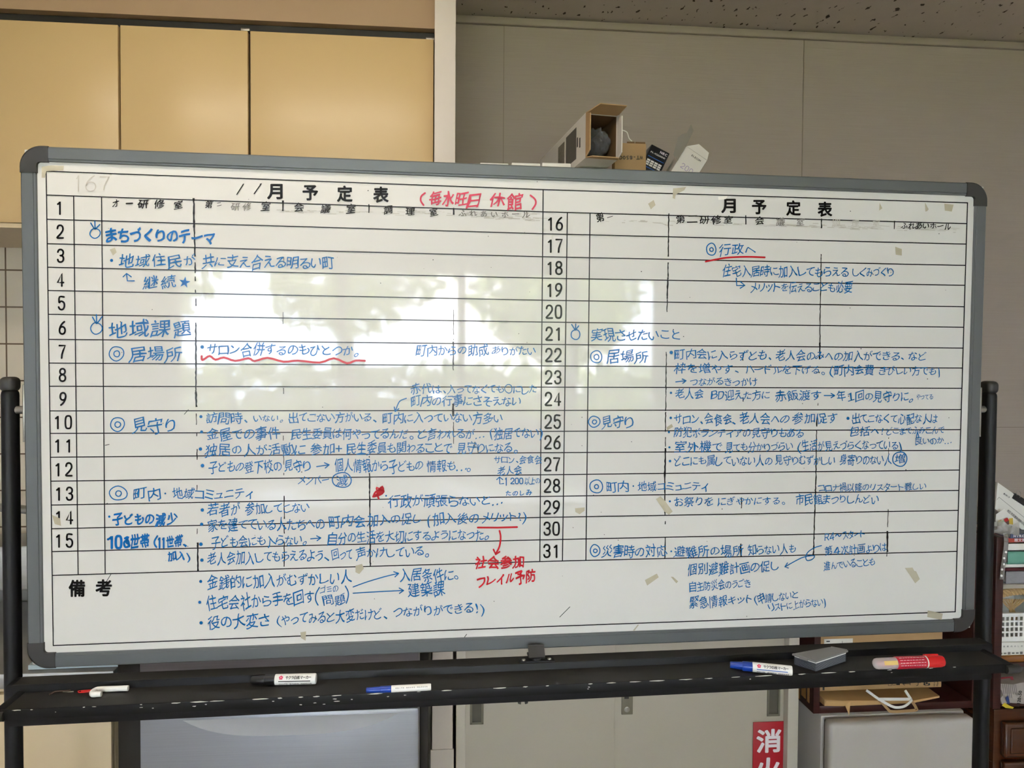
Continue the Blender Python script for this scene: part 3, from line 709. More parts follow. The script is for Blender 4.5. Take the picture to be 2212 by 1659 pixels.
# stacked books and magazines
bxl = r1+.0275; zz = zsh+.0004
stack = [(.019, mat('silver_cover', (148, 146, 150), .35, var=.25, scale=120, stretch=(1, 1, 8)), 'bundle of grey magazines at the bottom of the book stack', 'magazine'), (.007, M_maroon, 'thin maroon book low in the book stack', 'book'),
         (.012, M_paper, 'cream booklet under the teal book', 'booklet'), (None, M_teal, 'thick teal book in the bookcase stack', 'book'),
         (None, M_paper, 'white book between the teal and red books', 'book'), (None, M_brick, 'brick red book with white characters on its spine', 'book'), (None, M_slate, 'slate blue book on top of the book stack', 'book')]
yt = lambda y: PX(2190, y, 1.885).z
tops = [1234, 1227, 1219, 1191, 1173, 1163, 1152.5]
prev = zz
for i, ((_, m, lab, cat_), y) in enumerate(zip(stack, tops)):
    top = yt(y); hh = top-prev
    t = thing('book' if cat_ != 'magazine' else 'magazine', lab, cat_, (bxl+.1, 1.98, prev), group='books stacked in the bookcase')
    x0_ = bxl+(.0, -.006, -.004, .004, .006, .008, .010)[i]; y0_ = 1.885+.003*(i % 3)
    w_ = .2+.01*(i % 3); d_ = .15
    c_ = MB().box(x0_, x0_+w_, y0_, y0_+d_, prev, prev+hh*.1+.0004).box(x0_, x0_+w_, y0_, y0_+d_, top-hh*.1-.0006, top-.0003).box(x0_, x0_+w_, y0_, y0_+.0015, prev, top-.0003)
    c_.build('cover', m, t)
    MB().box(x0_+.002, x0_+w_-.002, y0_+.002, y0_+d_-.002, prev+hh*.1+.0004, top-hh*.1-.0006).build('pages', M_paper, t)
    if i == 6:
        mb = MB(); zc_ = (prev+top)/2; put_text(mb, 'HIROGARU', lambda x, y: Vector((x, y0_-.0006, -y)), x0_+.008, -zc_, x0_+.075, -zc_, .0085, off=.03, jit=0, flat=True); mb.build('spine_title', M_white_ink, t, 'ink')
    if i == 5:
        mb = MB(); zc_ = (prev+top)/2; put_text(mb, '精文館', lambda x, y: Vector((x, y0_-.0006, -y)), x0_+.018, -zc_, x0_+.052, -zc_, .009, off=.02, jit=0, flat=True); mb.build('spine_title', M_white_ink, t, 'ink')
    prev = top
# papers on top: leaning printed sheets in a clip, a greeting card, clear film
topz = prev
A = [PX(2155, 1042, 1.93), PX(2212, 1082, 1.93), PX(2260, 1110, 1.93), PX(2270, 1190, 1.93), PX(2215, 1150, 1.93), PX(2150, 1100, 1.93)]
sheaf = thing('paper_sheaf', 'printed white papers leaning in a black clip above the books', 'papers', (A[4].x, 1.93, A[4].z))
MB().prism(A, (0, .006, 0)).build('sheets', M_paper, sheaf)
mA = lambda x, y: PX(x, y, 1.9292)
mb = MB(); put_line(mb, [(2158, 1074), (2225, 1128)], .6, mA); put_line(mb, [(2158, 1074), (2154, 1079)], .6, mA)
put_text(mb, '地区市民館利用許可申請書', mA, 2176, 1102, 2222, 1141, 6, off=.01, jit=0, flat=True)
put_text(mb, '様式第１号', mA, 2168, 1066, 2181, 1075, 3.5, off=.02, jit=0, flat=True)
mb.build('print', M_black_ink, sheaf, 'ink')
ck = MB(); q = [PX(2194.5, 1066, 1.925), PX(2222, 1084, 1.925), PX(2214, 1093.5, 1.925), PX(2188.6, 1076.7, 1.925)]
ck.prism(q, (0, .014, 0)).build('binder_clip', M_black_ink, sheaf)
MB().tube([PX(2197, 1070, 1.922), PX(2196, 1062, 1.921), PX(2201, 1060, 1.921), PX(2205, 1066, 1.921), PX(2203, 1075, 1.922)], .0007, seg=6, sub=4).build('clip_wire', M_metal, sheaf)
card = thing('greeting_card', 'white card with a small New Year pine picture by the post', 'card', PX(2170, 1138, 1.905))
MB().prism([PX(2152, 1111, 1.905), PX(2169, 1099, 1.905), PX(2191, 1120, 1.905), PX(2199, 1140, 1.9), PX(2150, 1133, 1.9)], (0, .001, 0)).build('sheet', M_paper, card)
mC = lambda x, y: PX(x, y, 1.8985)
for nm, m, pts in (('picture', mat('straw_yellow_print', (206, 176, 70), .6), [(2179.5, 1120), (2188, 1119), (2188.5, 1133), (2180, 1132)]), ('picture', mat('green_print', (70, 120, 60), .6), [(2160, 1127), (2167, 1124), (2170, 1129), (2164, 1133)]),
                   ('picture', mat('red_print', (190, 50, 50), .6), [(2168, 1122), (2176, 1118), (2180, 1124), (2172, 1128)]), ('picture', mat('brown_print', (96, 72, 60), .6), [(2172, 1128), (2180, 1124), (2180, 1133), (2174, 1134)]),
                   ('picture', mat('olive_print', (176, 156, 70), .6), [(2155, 1126), (2163, 1123), (2164, 1126), (2157, 1129)])):
    MB().add([mC(*p) for p in pts], [tuple(range(len(pts)))]).build(nm, m, card, 'ink')
def film(name, rows, label, cat, m=M_film):
    """thin crumpled plastic from a grid of points, with thickness"""
    h_, w_ = len(rows), len(rows[0]); vs = [p for r in rows for p in r]; n = len(vs)
    fs = [(i*w_+j, i*w_+j+1, (i+1)*w_+j+1, (i+1)*w_+j) for i in range(h_-1) for j in range(w_-1)]
    vs2 = vs+[Vector(p)+Vector((0, .0012, .0003)) for p in vs]
    return tag(MB().add(vs2, fs+[tuple(k+n for k in reversed(f)) for f in fs]).build(name, m, sharp=70), label, cat)
rows = []
for i, y in enumerate((1128, 1136, 1144, 1152)):
    rows.append([PX(2146+8*j, y+2*math.sin(j*1.7+i)+j*.6-(4 if i == 0 else 0)*math.sin(j), 1.875+.008*math.sin(i*2+j*1.3)) for j in range(8)])
film('plastic_pouch', rows, 'crumpled clear plastic pouch on the corner of the bookcase', 'pouch', mat('milky_film', (206, 202, 196), .15, alpha=.45))
stripw = thing('blister_strip', 'clear strip with round white dots hanging down the bookcase edge', 'strip', PX(2165, 1250, 1.852))
sp = [(2172, 1152), (2174, 1170), (2172, 1190), (2169, 1210), (2166, 1230), (2164, 1252)]
mb = MB(); vs = []; fs = []
for x, y in sp: vs += [PX(x-5, y, 1.852), PX(x+5, y, 1.852), PX(x+5, y, 1.854), PX(x-5, y, 1.854)]
for i in range(len(sp)-1):
    for k in range(4): fs.append((i*4+k, i*4+(k+1) % 4, i*4+4+(k+1) % 4, i*4+4+k))
mb.add(vs, fs).build('film', mat('strip_film', (150, 146, 140), .2, alpha=.5), stripw)
mb = MB()
for x, y in ((2173.5, 1193), (2169.5, 1206), (2169, 1219), (2165, 1230.5), (2164, 1244)):
    p = PX(x, y, 1.851); mb.lathe(p, (0, 1, 0), [(0, .003), (.0012, .0034)], 14)
mb.build('dots', M_white, stripw)
# straw rope ornament in the basket
ro = thing('straw_ornament', 'braided straw rope ornament lying in the white basket', 'ornament', PX(2200, 1330, 1.95))
for k in range(3):
    pth = []
    for i in range(40):
        t_ = i/39; x = 2160+74*t_; y = 1284-6*math.sin(t_*3.0)-2*t_
        p = PX(x, y, 1.93); ph = t_*22+k*2.094
        pth.append(p+Vector((0, .006*math.cos(ph), .0058*math.sin(ph))))
    MB().tube(pth, .0055, seg=8).build('braid', M_rope, ro)
for k in range(16):
    a0 = PX(2163+3.3*k*1.1, 1294, 1.925+.002*(k % 3)); a1 = PX(2186+rnd.uniform(-5, 5), 1318, 1.93); a2 = PX(2194+rnd.uniform(-9, 9), 1342, 1.935)
    MB().tube([a0, (a0+a1)/2+Vector((rnd.uniform(-.003, .003), 0, 0)), a1, a2], .0016, seg=5, sub=3).build('straw', M_rope, ro)
# white basket
b0, b1_, bt_, bb_ = PX(2159, 1380, 1.9), PX(2212, 1380, 1.9), PX(2165, 1326, 1.9).z, PX(2165, 1386, 1.9).z
bk = thing('plastic_basket', 'white plastic basket with square holes in the bookcase', 'basket', (b0.x+.1, 2.0, bb_))
bxr = b0.x+.24; cell = .0135
grid = MB()
nx = int((bxr-b0.x)/cell); hz = bt_-bb_
zs_ = [bb_, bb_+.012, bb_+.019, bb_+.0255, bb_+.0325, bb_+.039, bb_+.0455, bb_+.052, bt_]
zs_ = [bb_+(bt_-bb_)*q for q in (0, .17, .30, .37, .50, .56, .69, .75, .88, 1)]
for i in range(0, 9, 2): grid.box(b0.x, bxr, 1.8994, 1.9036, zs_[i], zs_[i+1], .0004)
for i in range(nx+1): grid.box(b0.x+cell*i, b0.x+cell*i+.0052, 1.9, 1.903, bb_, bt_)
grid.box(b0.x, b0.x+.003, 1.9, 2.14, bb_, bt_).box(bxr-.003, bxr, 1.9, 2.14, bb_, bt_).box(b0.x, bxr, 2.137, 2.14, bb_, bt_).box(b0.x, bxr, 1.9, 2.14, bb_, bb_+.003)
grid.build('basket_wall', M_white, bk)
MB().box(b0.x-.002, bxr+.002, 1.896, 1.905, bt_-.004, bt_+.002, .001).box(b0.x-.002, b0.x+.004, 1.9, 2.142, bt_-.004, bt_+.002, .001).box(b0.x, bxr, 2.136, 2.142, bt_-.004, bt_+.002, .001).build('rim', M_white, bk)
# printed sheets and lacquered box under the basket
bx_z1, bx_z0 = PX(2190, 1413, 1.9).z, zsh2
lq = thing('lacquer_box', 'amber brown lacquered wooden box under the white basket', 'box', (r1+.15, 2.0, bx_z0))
MB().box(r1+.004, r1+.30, 1.895, 2.2, bx_z0+.0004, bx_z1-.001, .009, 4).build('body', M_amber, lq)
fl = thing('leaflet_stack', 'white printed leaflets lying on the amber box below the basket', 'leaflets', (r1+.15, 2.0, bx_z1))
MB().box(r1+.003, r1+.27, 1.893, 2.15, bx_z1, bb_-.0006, .001).build('sheets', M_paper, fl)
mb = MB(); zc_ = (bb_*.7+bx_z1*.3); put_text(mb, 'ご利用案内のしおり', lambda x, y: Vector((x, 1.8922, -y)), r1+.006, -zc_, r1+.1, -zc_, .005, off=.01, jit=0, flat=True)
for k in range(9): put_line(mb, [(r1+.008+.012*k, -(bx_z1+.006)), (r1+.016+.012*k, -(bx_z1+.006))], .004 if k % 3 else .007, lambda x, y: Vector((x, 1.8922, -y)), caps=False)
mb.build('print', mat('grey_print', (110, 106, 104), .6), fl, 'ink')
# flyers lying on the bottom shelf
nz0, nz1 = rz0+.015, PX(2190, 1458, 1.9).z
fy = thing('flyer_pile', 'pile of crumpled printed flyers at the bottom of the bookcase', 'flyers', (r1+.15, 2.0, nz0))
vs = []; fs = []
for i in range(9):
    for j in range(7):
        x = r1+.001+.03*i; t_ = j/6
        if j < 5: p = (x, 1.862+.006*math.sin(i*1.9+j*2.3)-.006*(1-t_), nz0+(nz1-nz0-.004)*t_/.67*.98)
        else: p = (x, 1.862+.16*(j-4), nz1-.004+.004*math.sin(i*2.1+j))
        vs.append(Vector(p))
vs += [Vector((r1+.001+.03*i, 2.18, nz0+.0005)) for i in range(9)]
for i in range(8):
    for j in range(6): fs.append((i*7+j, i*7+7+j, i*7+8+j, i*7+1+j))
    fs.append((i*7+6, i*7+13, 63+i+1, 63+i)); fs.append((i*7, 63+i, 63+i+1, i*7+7))
fs.append(tuple(list(range(0, 7))+[63])); fs.append(tuple(list(range(62, 55, -1))[::-1][::-1]+[71]))
MB().add(vs, fs).build('sheets', M_news, fy, sharp=25)
mF = lambda x, y: PX(x, y, 1.8535)
mb = MB(); put_text(mb, '0120-50', mF, 2199, 1527, 2204, 1492, 9, off=.03, jit=0, flat=True); mb.build('print', M_black_ink, fy, 'ink')
mb = MB()
for k in range(8): put_line(mb, [(2166+4*k, 1476+.4*k), (2169+4*k, 1504+rnd.uniform(-8, 4))], 1, mF, caps=False)
mb.build('print', mat('grey_fine_print', (96, 92, 94), .6), fy, 'ink')
mb = MB().add([mF(x, y) for x, y in ((2164, 1524), (2170, 1518), (2180, 1524), (2190, 1528), (2188, 1531), (2172, 1529))], [(0,1,2,3,4,5)]); mb.build('print', mat('yellow_flyer_print', (214, 190, 50), .6), fy, 'ink')
mb = MB().add([mF(x, y) for x, y in ((2172, 1508), (2178, 1502), (2182, 1520), (2176, 1520))], [(0,1,2,3)]); mb.build('print', mat('navy_flyer_print', (40, 60, 120), .6), fy, 'ink')
mb = MB().add([mF(x, y) for x, y in ((2162, 1463), (2188, 1461), (2188, 1464), (2162, 1467))], [(0,1,2,3)]).add([mF(x, y) for x, y in ((2181, 1462), (2188, 1461), (2190, 1469), (2184, 1469))], [(0,1,2,3)]); mb.build('print', mat('maroon_flyer_print', (130, 30, 44), .6), fy, 'ink')
# chest of drawers
c0 = PX(2146, 1600, 1.86).x; cz1 = rz0-.001
chs = thing('chest_of_drawers', 'glossy dark brown chest of drawers under the bookcase', 'chest of drawers', (c0+.42, 2.05, 0))
MB().box(c0, c0+.84, 1.86, 2.285, .0, cz1, .004).build('carcass', M_chest, chs)
zA, zB, zC = PX(2190, 1561, 1.84).z, PX(2190, 1638, 1.84).z, PX(2190, 1646, 1.84).z
dxa = PX(2170, 1600, 1.84).x
for za, zb_ in ((zA, zB), (zC, zC-(zA-zB)), (zC-(zA-zB)-.01, zC-2*(zA-zB)-.01)):
    d_ = MB().box(dxa, c0+.82, 1.837, 1.86, zb_, za, .007, 4); d_.box(dxa+.014, c0+.8, 1.833, 1.84, zb_+.014, za-.014, .006, 3)
    d_ = d_.build('drawer', M_chest, chs)
    MB().lathe((c0+.42, 1.835, (za+zb_)/2), (0, -1, 0), [(0, .006), (.012, .006), (.016, .013), (.024, .011), (.027, .004)], 16).build('knob', M_metal, d_)

# ------------------------------------------------------------------ mobile whiteboard
base = S(0, 0, 0)
wbd = thing('mobile_whiteboard', 'large mobile whiteboard printed as a monthly schedule covered with blue handwriting', 'whiteboard', base, BY)
hw_, hh_ = .9, BH/2
RW = .0255
# writing panel
pan = MB().obox(B(0, 0, SURF-.008), (BX, BZ, BN), (hw_-.006, hh_-.006, .008))
panel = pan.build('writing_surface', M_board, wbd)
MB().obox(B(0, 0, -.0215), (BX, BZ, BN), (hw_-.008, hh_-.008, .004)).build('back_sheet', M_white, wbd)
# rails
prof = [(0, -.024), (0, -.0025), (.0025, 0), (.0205, 0), (.0212, -.0012), (.0245, -.0012), (RW, -.0035), (RW, SURF-.0002), (RW, -.012), (.01, -.024)]
CAPL = .046
def rail(p0, p1, inward):
    mb = MB(); vs = []
    for e in (p0, p1):
        for a_, n_ in prof: vs.append(B(e[0]+inward[0]*a_, e[1]+inward[1]*a_, n_))
    n = len(prof)
    mb.add(vs, [tuple(range(n-1, -1, -1)), tuple(range(n, 2*n))]+[(i, (i+1) % n, n+(i+1) % n, n+i) for i in range(n)])
    mb.build('frame_rail', M_frame, wbd, sharp=20)
rail((-hw_+CAPL-.003, hh_), (hw_-CAPL+.003, hh_), (0, -1)); rail((-hw_+CAPL-.003, -hh_), (hw_-CAPL+.003, -hh_), (0, 1))
rail((-hw_, -hh_+CAPL-.003), (-hw_, hh_-CAPL+.003), (1, 0)); rail((hw_, -hh_+CAPL-.003), (hw_, hh_-CAPL+.003), (-1, 0))
# corner caps
RC = .036
for sx in (-1, 1):
    for sz in (-1, 1):
        out = [(0, CAPL)]; 
        for k in range(11):
            a_ = math.pi/2*k/10; out.append((RC-RC*math.cos(a_), RC-RC*math.sin(a_)))
        out += [(CAPL, 0), (CAPL, RW+.002)]
        ri = .006
        for k in range(6):
            a_ = math.pi/2*k/5; out.append((RW+.002+ri-ri*math.sin(a_), RW+.002+ri-ri*math.cos(a_)))
        out += [(RW+.002, CAPL)]
        layers = [(-.025, 0), (-.001, 0), (.0012, .0022)]
        cxm, czm = .016, .016
        mb = MB(); vs = []; n = len(out)
        for dn, inn in layers:
            for a_, c_ in out:
                aa, cc = a_, c_
                if inn:
                    d_ = Vector((cxm*1.6-a_, czm*1.6-c_)); 
                    aa = a_+ (inn if a_ < .02 else 0); cc = c_+(inn if c_ < .02 else 0)
                vs.append(B(sx*(hw_+.0008-aa), sz*(hh_+.0008-cc), dn))
        fs = [tuple(range(n)), tuple(range(2*n, 3*n))]
        for L_ in range(2):
            for i in range(n): fs.append((L_*n+i, L_*n+(i+1) % n, (L_+1)*n+(i+1) % n, (L_+1)*n+i))
        mb.add(vs, fs).build('corner_cap', M_cap, wbd, sharp=35)
# stand posts (oval tubes)
zpt = SP(20, 814, .005).z
for sx in (-1, 1):
    u0, u1 = (.918, .941); uc_ = sx*(u0+u1)/2
    mb = MB().sbox(uc_-.0118, uc_+.0118, .0, .032, .07, zpt-.02, .0112, 5)
    post = mb.build('post', M_black, wbd, sharp=60)
    MB().sbox(uc_-.0124, uc_+.0124, -.0006, .0326, zpt-.026, zpt, .009, 4).build('end_cap', M_cap, post)
    MB().lathe(S(sx*.896, .014, SP(2127, 885, 0).z), BX*sx, [(0, .007), (.028, .007)], 16).build('pivot_pin', M_metal, wbd)
    MB().sbox(sx*.9015-.0018, sx*.9015+.0018, .002, .02, BC.z-.055, BC.z+.045, .001).build('pivot_plate', M_metal, wbd)
    ft = MB().sbox(uc_-.017, uc_+.017, -.30, .30, .06, .09, .008).build('foot', M_black, wbd)
    for vv_ in (-.27, .27):
        MB().lathe(S(uc_-.012, vv_, .027), BX, [(0, .025), (.002, .027), (.022, .027), (.024, .025)], 20).build('caster', M_cap, wbd)
MB().sbox(-.917, .917, .006, .03, .22, .26, .004).build('lower_bar', M_black, wbd)
# cross beam behind the tray
BZT, BZB = .932, .861
MB().sbox(-.915, .908, -.036, -.0005, BZB, BZT, .0015).build('cross_beam', M_black, wbd)
MB().sbox(-.904, .900, -.0358, -.002, BZT, BZT+.0006).build('beam_top', M_tray, wbd)
# tray
TZ = .9195; TV0, TV1 = -.1015, -.0366
tr = MB().sbox(-.884, .880, TV0, TV1, TZ-.003, TZ)
tray = tr.build('tray', M_tray, wbd)
lp = MB().sbox(-.892, .888, TV0-.004, TV0, TZ-.0155, TZ+.0016, .0012)
lp.build('tray_lip', M_lip, tray)
for sx in (-1, 1):
    u_ = -.892 if sx < 0 else .888
    MB().tube([S(u_+sx*.004, TV0-.004, TZ-.007), S(u_, TV1+.004, TZ-.004)], .0075, seg=10).build('tray_arm', M_black, tray)
    MB().lathe(S(u_-sx*.01, TV0-.002, TZ-.0085), BX*sx, [(0, .0085), (.026, .0085), (.029, .006)], 14).build('tube_plug', M_cap, tray)
chips = MB()
cr = random.Random(11)
def chip(u, z, w, hgt):
    n = 9; pts = []
    for k in range(n):
        a_ = 2*math.pi*k/n; pts.append(S(u+w*math.cos(a_)*cr.uniform(.7, 1.2), TV0-.0043, z+hgt*math.sin(a_)*cr.uniform(.5, 1.3)))
    chips.add(pts, [tuple(range(n))])
for px, L_ in ((35, 18), (68, 6), (181, 4), (203, 8), (305, 5), (380, 22), (430, 34), (470, 30), (560, 40), (605, 10), (650, 10), (683, 16), (728, 22), (812, 35), (905, 8), (965, 22), (1080, 30), (1135, 12), (1182, 8), (1275, 10), (1320, 22), (1370, 30), (1420, 36), (1480, 30), (1530, 20), (1590, 24), (1650, 40), (1730, 20), (1790, 36), (1840, 18), (1920, 12), (2010, 10), (2060, 8)):
    p = SP(px, 1500, TV0-.004); u_ = (p-BC).dot(BX)
    chip(u_, TZ+.0008, L_*.0004, .0009)
for px, dz, L_ in ((330, 6, 4), (305, 4, 8), (420, 6, 8), (445, 4, 5), (724, 5, 9), (728, 9, 14), (680, 10, 7), (760, 7, 4), (838, 5, 5), (875, 4, 7), (650, 12, 6), (700, 13, 6), (1272, 5, 5), (1270, 8, 4), (1620, 4, 5), (1925, 4, 5), (590, 4, 6), (120, 5, 2)):
    p = SP(px, 1500, TV0-.004); chip((p-BC).dot(BX), TZ-.001*dz, L_*.0004, .0008)
chips.build('paint_chips', M_paintchip, tray, 'ink')['kind'] = 'stuff'
# latch
lu = (SP(1158, 1420, -.02)-BC).dot(BX)
MB().sbox(lu-.033, lu+.033, -.035, -.012, BZT+.0006, BZT+.003, .001).build('latch_plate', M_black, wbd)
sc_ = MB()
for du in (-.024, .024): sc_.lathe(S(lu+du, -.026, BZT+.003), (0, 0, 1), [(0, .0038), (.0015, .0034), (.0022, .0016)], 14)
sc_.build('screw', M_metal, wbd)
MB().prism([S(lu-.015, -.006, BZT+.006), S(lu-.015, -.030, BZT+.006), S(lu-.015, -.033, BZT+.010), S(lu-.015, -.018, BZT+.026), S(lu-.015, -.013, BZT+.026), S(lu-.015, -.028, BZT+.0105), S(lu-.015, -.028, BZT+.0095), S(lu-.015, -.006, BZT+.0095)], BX*.03).lathe(S(lu, -.024, BZT+.001), (0, 0, 1), [(0, .009), (.006, .009)], 16).build('latch_clip', M_cap, wbd)
wn_ = MB()
for px in (1122, 1137):
    p = SP(px, 1510, -.02); wn_.obox(S((p-BC).dot(BX), -.02, BZB-.004), (BX*.9+Vector((0, 0, .25 if px > 1130 else -.25)), NH, (0, 0, 1)), (.003, .003, .006), .0012)
wn_.build('wing_nut', M_cap, wbd)

# ------------------------------------------------------------------ printing and handwriting on the board
PEN = 2.6
mBo = lambda x, y: BP(x, y, .0006)
mB2 = lambda x, y: BP(x, y, .0009)
mB3 = lambda x, y: BP(x, y, .0012)
mB0 = lambda x, y: BP(x, y, .0003)
g = MB()
GL = 2.3
def gl(*p): put_line(g, p, GL, mBo, caps=False)
gl((98.6, 369.7), (1173, 409.5), (2091, 438.2)); gl((114, 1394.6), (1165, 1354), (2064.5, 1321.5))
gl((99.6, 370), (115, 1394.5)); gl((2090, 438), (2063.5, 1321.8))
gl((1173.3, 409.5), (1166, 1214)); gl((159, 423.5), (168.7, 1240.5)); gl((219.3, 425.5), (227.2, 1239.5))
gl((1225.6, 459.5), (1215, 1212.3)); gl((1274.6, 461), (1265.6, 1211.3))
gl((100.8, 421.3), (1173, 457.5), (2089, 483.2))
Lq = [473.6, 526.3, 577.2, 627.5, 679, 733, 784.3, 834.4, 887.6, 936.3, 987.8, 1039.5, 1091, 1142.3, 1191.7, 1243]
Mq = [504.9, 554.6, 600.8, 648.5, 695.7, 744, 790.3, 836.3, 886.6, 931.8, 978, 1025.7, 1072.5, 1117.8, 1166.2, 1213]
Rq = [527.3, 573.4, 616.3, 662.7, 707, 752, 795, 838.7, 884.9, 928, 972.6, 1015.4, 1059.4, 1102.4, 1147.4, 1191.2]
for a_, b_, c_ in zip(Lq, Mq, Rq):
    xl = 99.6+(a_-370)*.01503; xm = 1173.3-(b_-409.5)*.0091; xr = 2090-(c_-438)*.03
    gl((xl, a_), (xm, b_), (xr, c_))
g.build('printed_grid', I_grid, panel, 'ink')
# day numbers
left_x = [128, 130, 130.8, 130.8, 133, 134.5, 134.5, 135, 136]; left_y = [449, 500.5, 552.6, 604.4, 655, 708, 760, 810, 862]
def numeral(s_, x, y, gap):
    mb = MB(); n = len(s_)
    for i, d_ in enumerate(s_): put_digit(mb, d_, x+(i-(n-1)/2)*gap, y, 12.5, 27, 4.0, mBo)
    mb.build('printed_numeral', I_print, panel, 'ink')
for i in range(9): numeral(str(i+1), left_x[i], left_y[i], 0)
for i, (x, y) in enumerate(((135.5, 912), (136, 962.6), (136.7, 1014), (138, 1066.5), (138, 1117.7), (138, 1168))): numeral(str(10+i), x, y, 24)
for i, y in enumerate((483.2, 531, 579, 626.5, 673.5, 721, 767, 815, 862, 911, 955.5, 1003, 1049.3, 1096, 1142, 1190.3)): numeral(str(16+i), 1198.5-i*.5, y, 19.5)
# printed headings
def heading(chars, h, off=.034):
    for c_, x, y in chars:
        mb = MB(); put_text(mb, c_, mBo, x-h*.55, y, x+h*.55, y, h, off=off, jit=0, flat=True)
        mb.build('printed_character', I_print, panel, 'ink')
heading([('月', 593.8, 413), ('予', 670.3, 415.7), ('定', 744.7, 418.6), ('表', 822.8, 420.7)], 33)
heading([('月', 1573.7, 444), ('予', 1640, 446.5), ('定', 1714, 449.5), ('表', 1782, 452)], 31)
heading([('備', 166, 1271), ('考', 224, 1270)], 35)

def hw(items, m=I_blue, off=.006, name='handwritten_line', mapf=mB2, pen=PEN, jit=1.0):
    mb = MB()
    for it in items:
        k = it[0]
        if k == 't': put_text(mb, it[1], mapf, it[2], it[3], it[4], it[5], it[6], off=off, jit=jit, seed=int(it[2]*7+it[3]))
        elif k == 'd': put_dot(mb, it[1], it[2], it[3] if len(it) > 3 else 3.4, mapf)
        elif k == 'o': put_ring(mb, it[1], it[2], it[3], it[4], pen*.9, mapf)
        elif k == 'l': put_line(mb, it[1], it[2] if len(it) > 2 else pen, mapf, sub=it[3] if len(it) > 3 else 0)
        elif k == 'n':
            for i_, d_ in enumerate(it[1]): put_digit(mb, d_, it[2]+it[4]*i_, it[3], it[5], it[6], it[7] if len(it) > 7 else pen, mapf)
        elif k == 'a':                                    # arrow: points, head length
            P = it[1]; put_line(mb, P, pen*.9, mapf, sub=4 if len(P) > 2 else 0)
            (xa, ya), (xb, yb) = P[-2], P[-1]; an = math.atan2(yb-ya, xb-xa); hl = it[2]
            for s_ in (-1, 1): put_line(mb, [(xb, yb), (xb-hl*math.cos(an+s_*.55), yb-hl*math.sin(an+s_*.55))], pen*.9, mapf)
    return mb.build(name, m, panel, 'ink')
def T(s_, x0, y0, x1, y1, h): return ('t', s_, x0, y0, x1, y1, h)
def rabbit(x, y, r, ry, strokes): hw([('o', x, y, r, ry)]+[('l', s_) for s_ in strokes], name='handwritten_mark')
rabbit(205.4, 504, 11, 10.5, [[(196, 481.7), (202.5, 492.4)], [(204.9, 478), (205.4, 495.3)], [(215.6, 485), (206, 494.4)]])
rabbit(208.3, 709.4, 12, 12.5, [[(199.7, 684.8), (207.7, 698.7)], [(208.3, 679.6), (208.9, 698.7)], [(220.5, 684), (209.8, 698.7)]])
rabbit(1243.2, 722.8, 10, 10.5, [[(1235, 701), (1241.8, 712)], [(1243.6, 700), (1243.2, 713)], [(1250, 704), (1243.2, 713)]])
hw([T('まちづくりのテーマ', 227, 506, 466, 514, 36)], m=I_bluet, off=.03)
hw([('d', 241, 562.5), T('地域住民が', 256, 564, 426, 562, 29), T('共に支え合える明るい町', 436, 564, 723, 568, 30)])
hw([('l', [(273.4, 591.5), (275, 606.7), (290, 606.7)]), ('l', [(266, 598), (273.4, 590.7), (283.5, 598)]), T('継続', 306, 608, 383, 608, 31)])
st_ = [(398.7+(13 if k % 2 == 0 else 5)*math.sin(math.pi*k/5+.15), 610-(13 if k % 2 == 0 else 5)*math.cos(math.pi*k/5+.15)) for k in range(10)]
MB().add([mB2(*p) for p in st_], [tuple(range(10))]).build('drawn_star', I_bluet, panel, 'ink')
hw([T('地域課題', 232, 712, 416, 711, 36)])
def dbl(x, y, rx, ry, ri): return [('o', x, y, rx, ry), ('o', x+.5, y+.5, ri, ri)]
hw(dbl(251.7, 763.8, 15.5, 15.5, 6.5)+[T('居場所', 278, 766, 394, 765, 32)])
hw([('d', 436.6, 749.5, 3.8), T('サロン合併するのもひとつか。', 447, 754, 778, 757, 28)])
hw([('l', [(435.5, 769.4), (436, 777), (440.8, 776), (453, 769), (465.5, 777), (483.5, 772.3), (508, 779.5), (536.7, 774), (550, 780), (577.5, 773), (612.6, 781.4), (643, 779), (690.5, 783.3), (721, 774), (749.4, 784.6), (768.3, 779), (788, 779.5)], 4.6, 3)], m=I_red, name='red_wavy_line')
hw([T('町内からの助成', 899, 756, 1056, 757, 25), T('ありがたい', 1062, 757, 1158, 757, 23)])
hw([T('赤代は、', 886, 840, 966, 840, 23), T('入ってなくても〇にした', 966, 841, 1160, 841, 22)])
hw([T('町内の行事にさそえない', 887, 865, 1126, 867, 26), ('a', [(877.8, 860.5), (865.4, 865.3), (859.7, 873), (853.5, 889)], 10)])
hw([('d', 434, 900), T('訪問時、', 444, 903, 538, 902, 25), T('いない。', 547, 903, 614, 903, 20), T('出てこない方がいる、', 623, 902, 814, 902, 24), T('町内に入っていない方多い', 826, 903, 1087, 902, 26)])
hw([('d', 435.5, 933), T('金屋での事件', 445, 938, 606, 936, 28), T('民生委員は何やってるんだ。', 629, 937, 893, 937, 26), T('と言われるが…', 901, 938, 1048, 937, 25), T('(独居でない)', 1056, 936, 1174, 935, 26)])
hw([('d', 433, 970, 3.8), T('独居の人が活動に', 442, 972, 661, 970, 27), T('参加', 669, 970, 723, 970, 27), ('l', [(726, 969), (738, 969)]), ('l', [(732, 963), (732, 975)]), T('民生委員も関わることで', 748, 968, 977, 967, 27), T('見守りになる。', 986, 967, 1118, 967, 25)])
hw([('d', 437.4, 1005.8, 4), T('子どもの登下校の', 450, 1009, 609, 1008, 28), T('見守り', 613, 1006, 672, 1006, 28), ('a', [(684, 1008), (711, 1004)], 11), T('個人情報から子どもの', 722, 1006, 914, 1006, 28), T('情報も…。', 921, 1006, 1018, 1006, 27)])
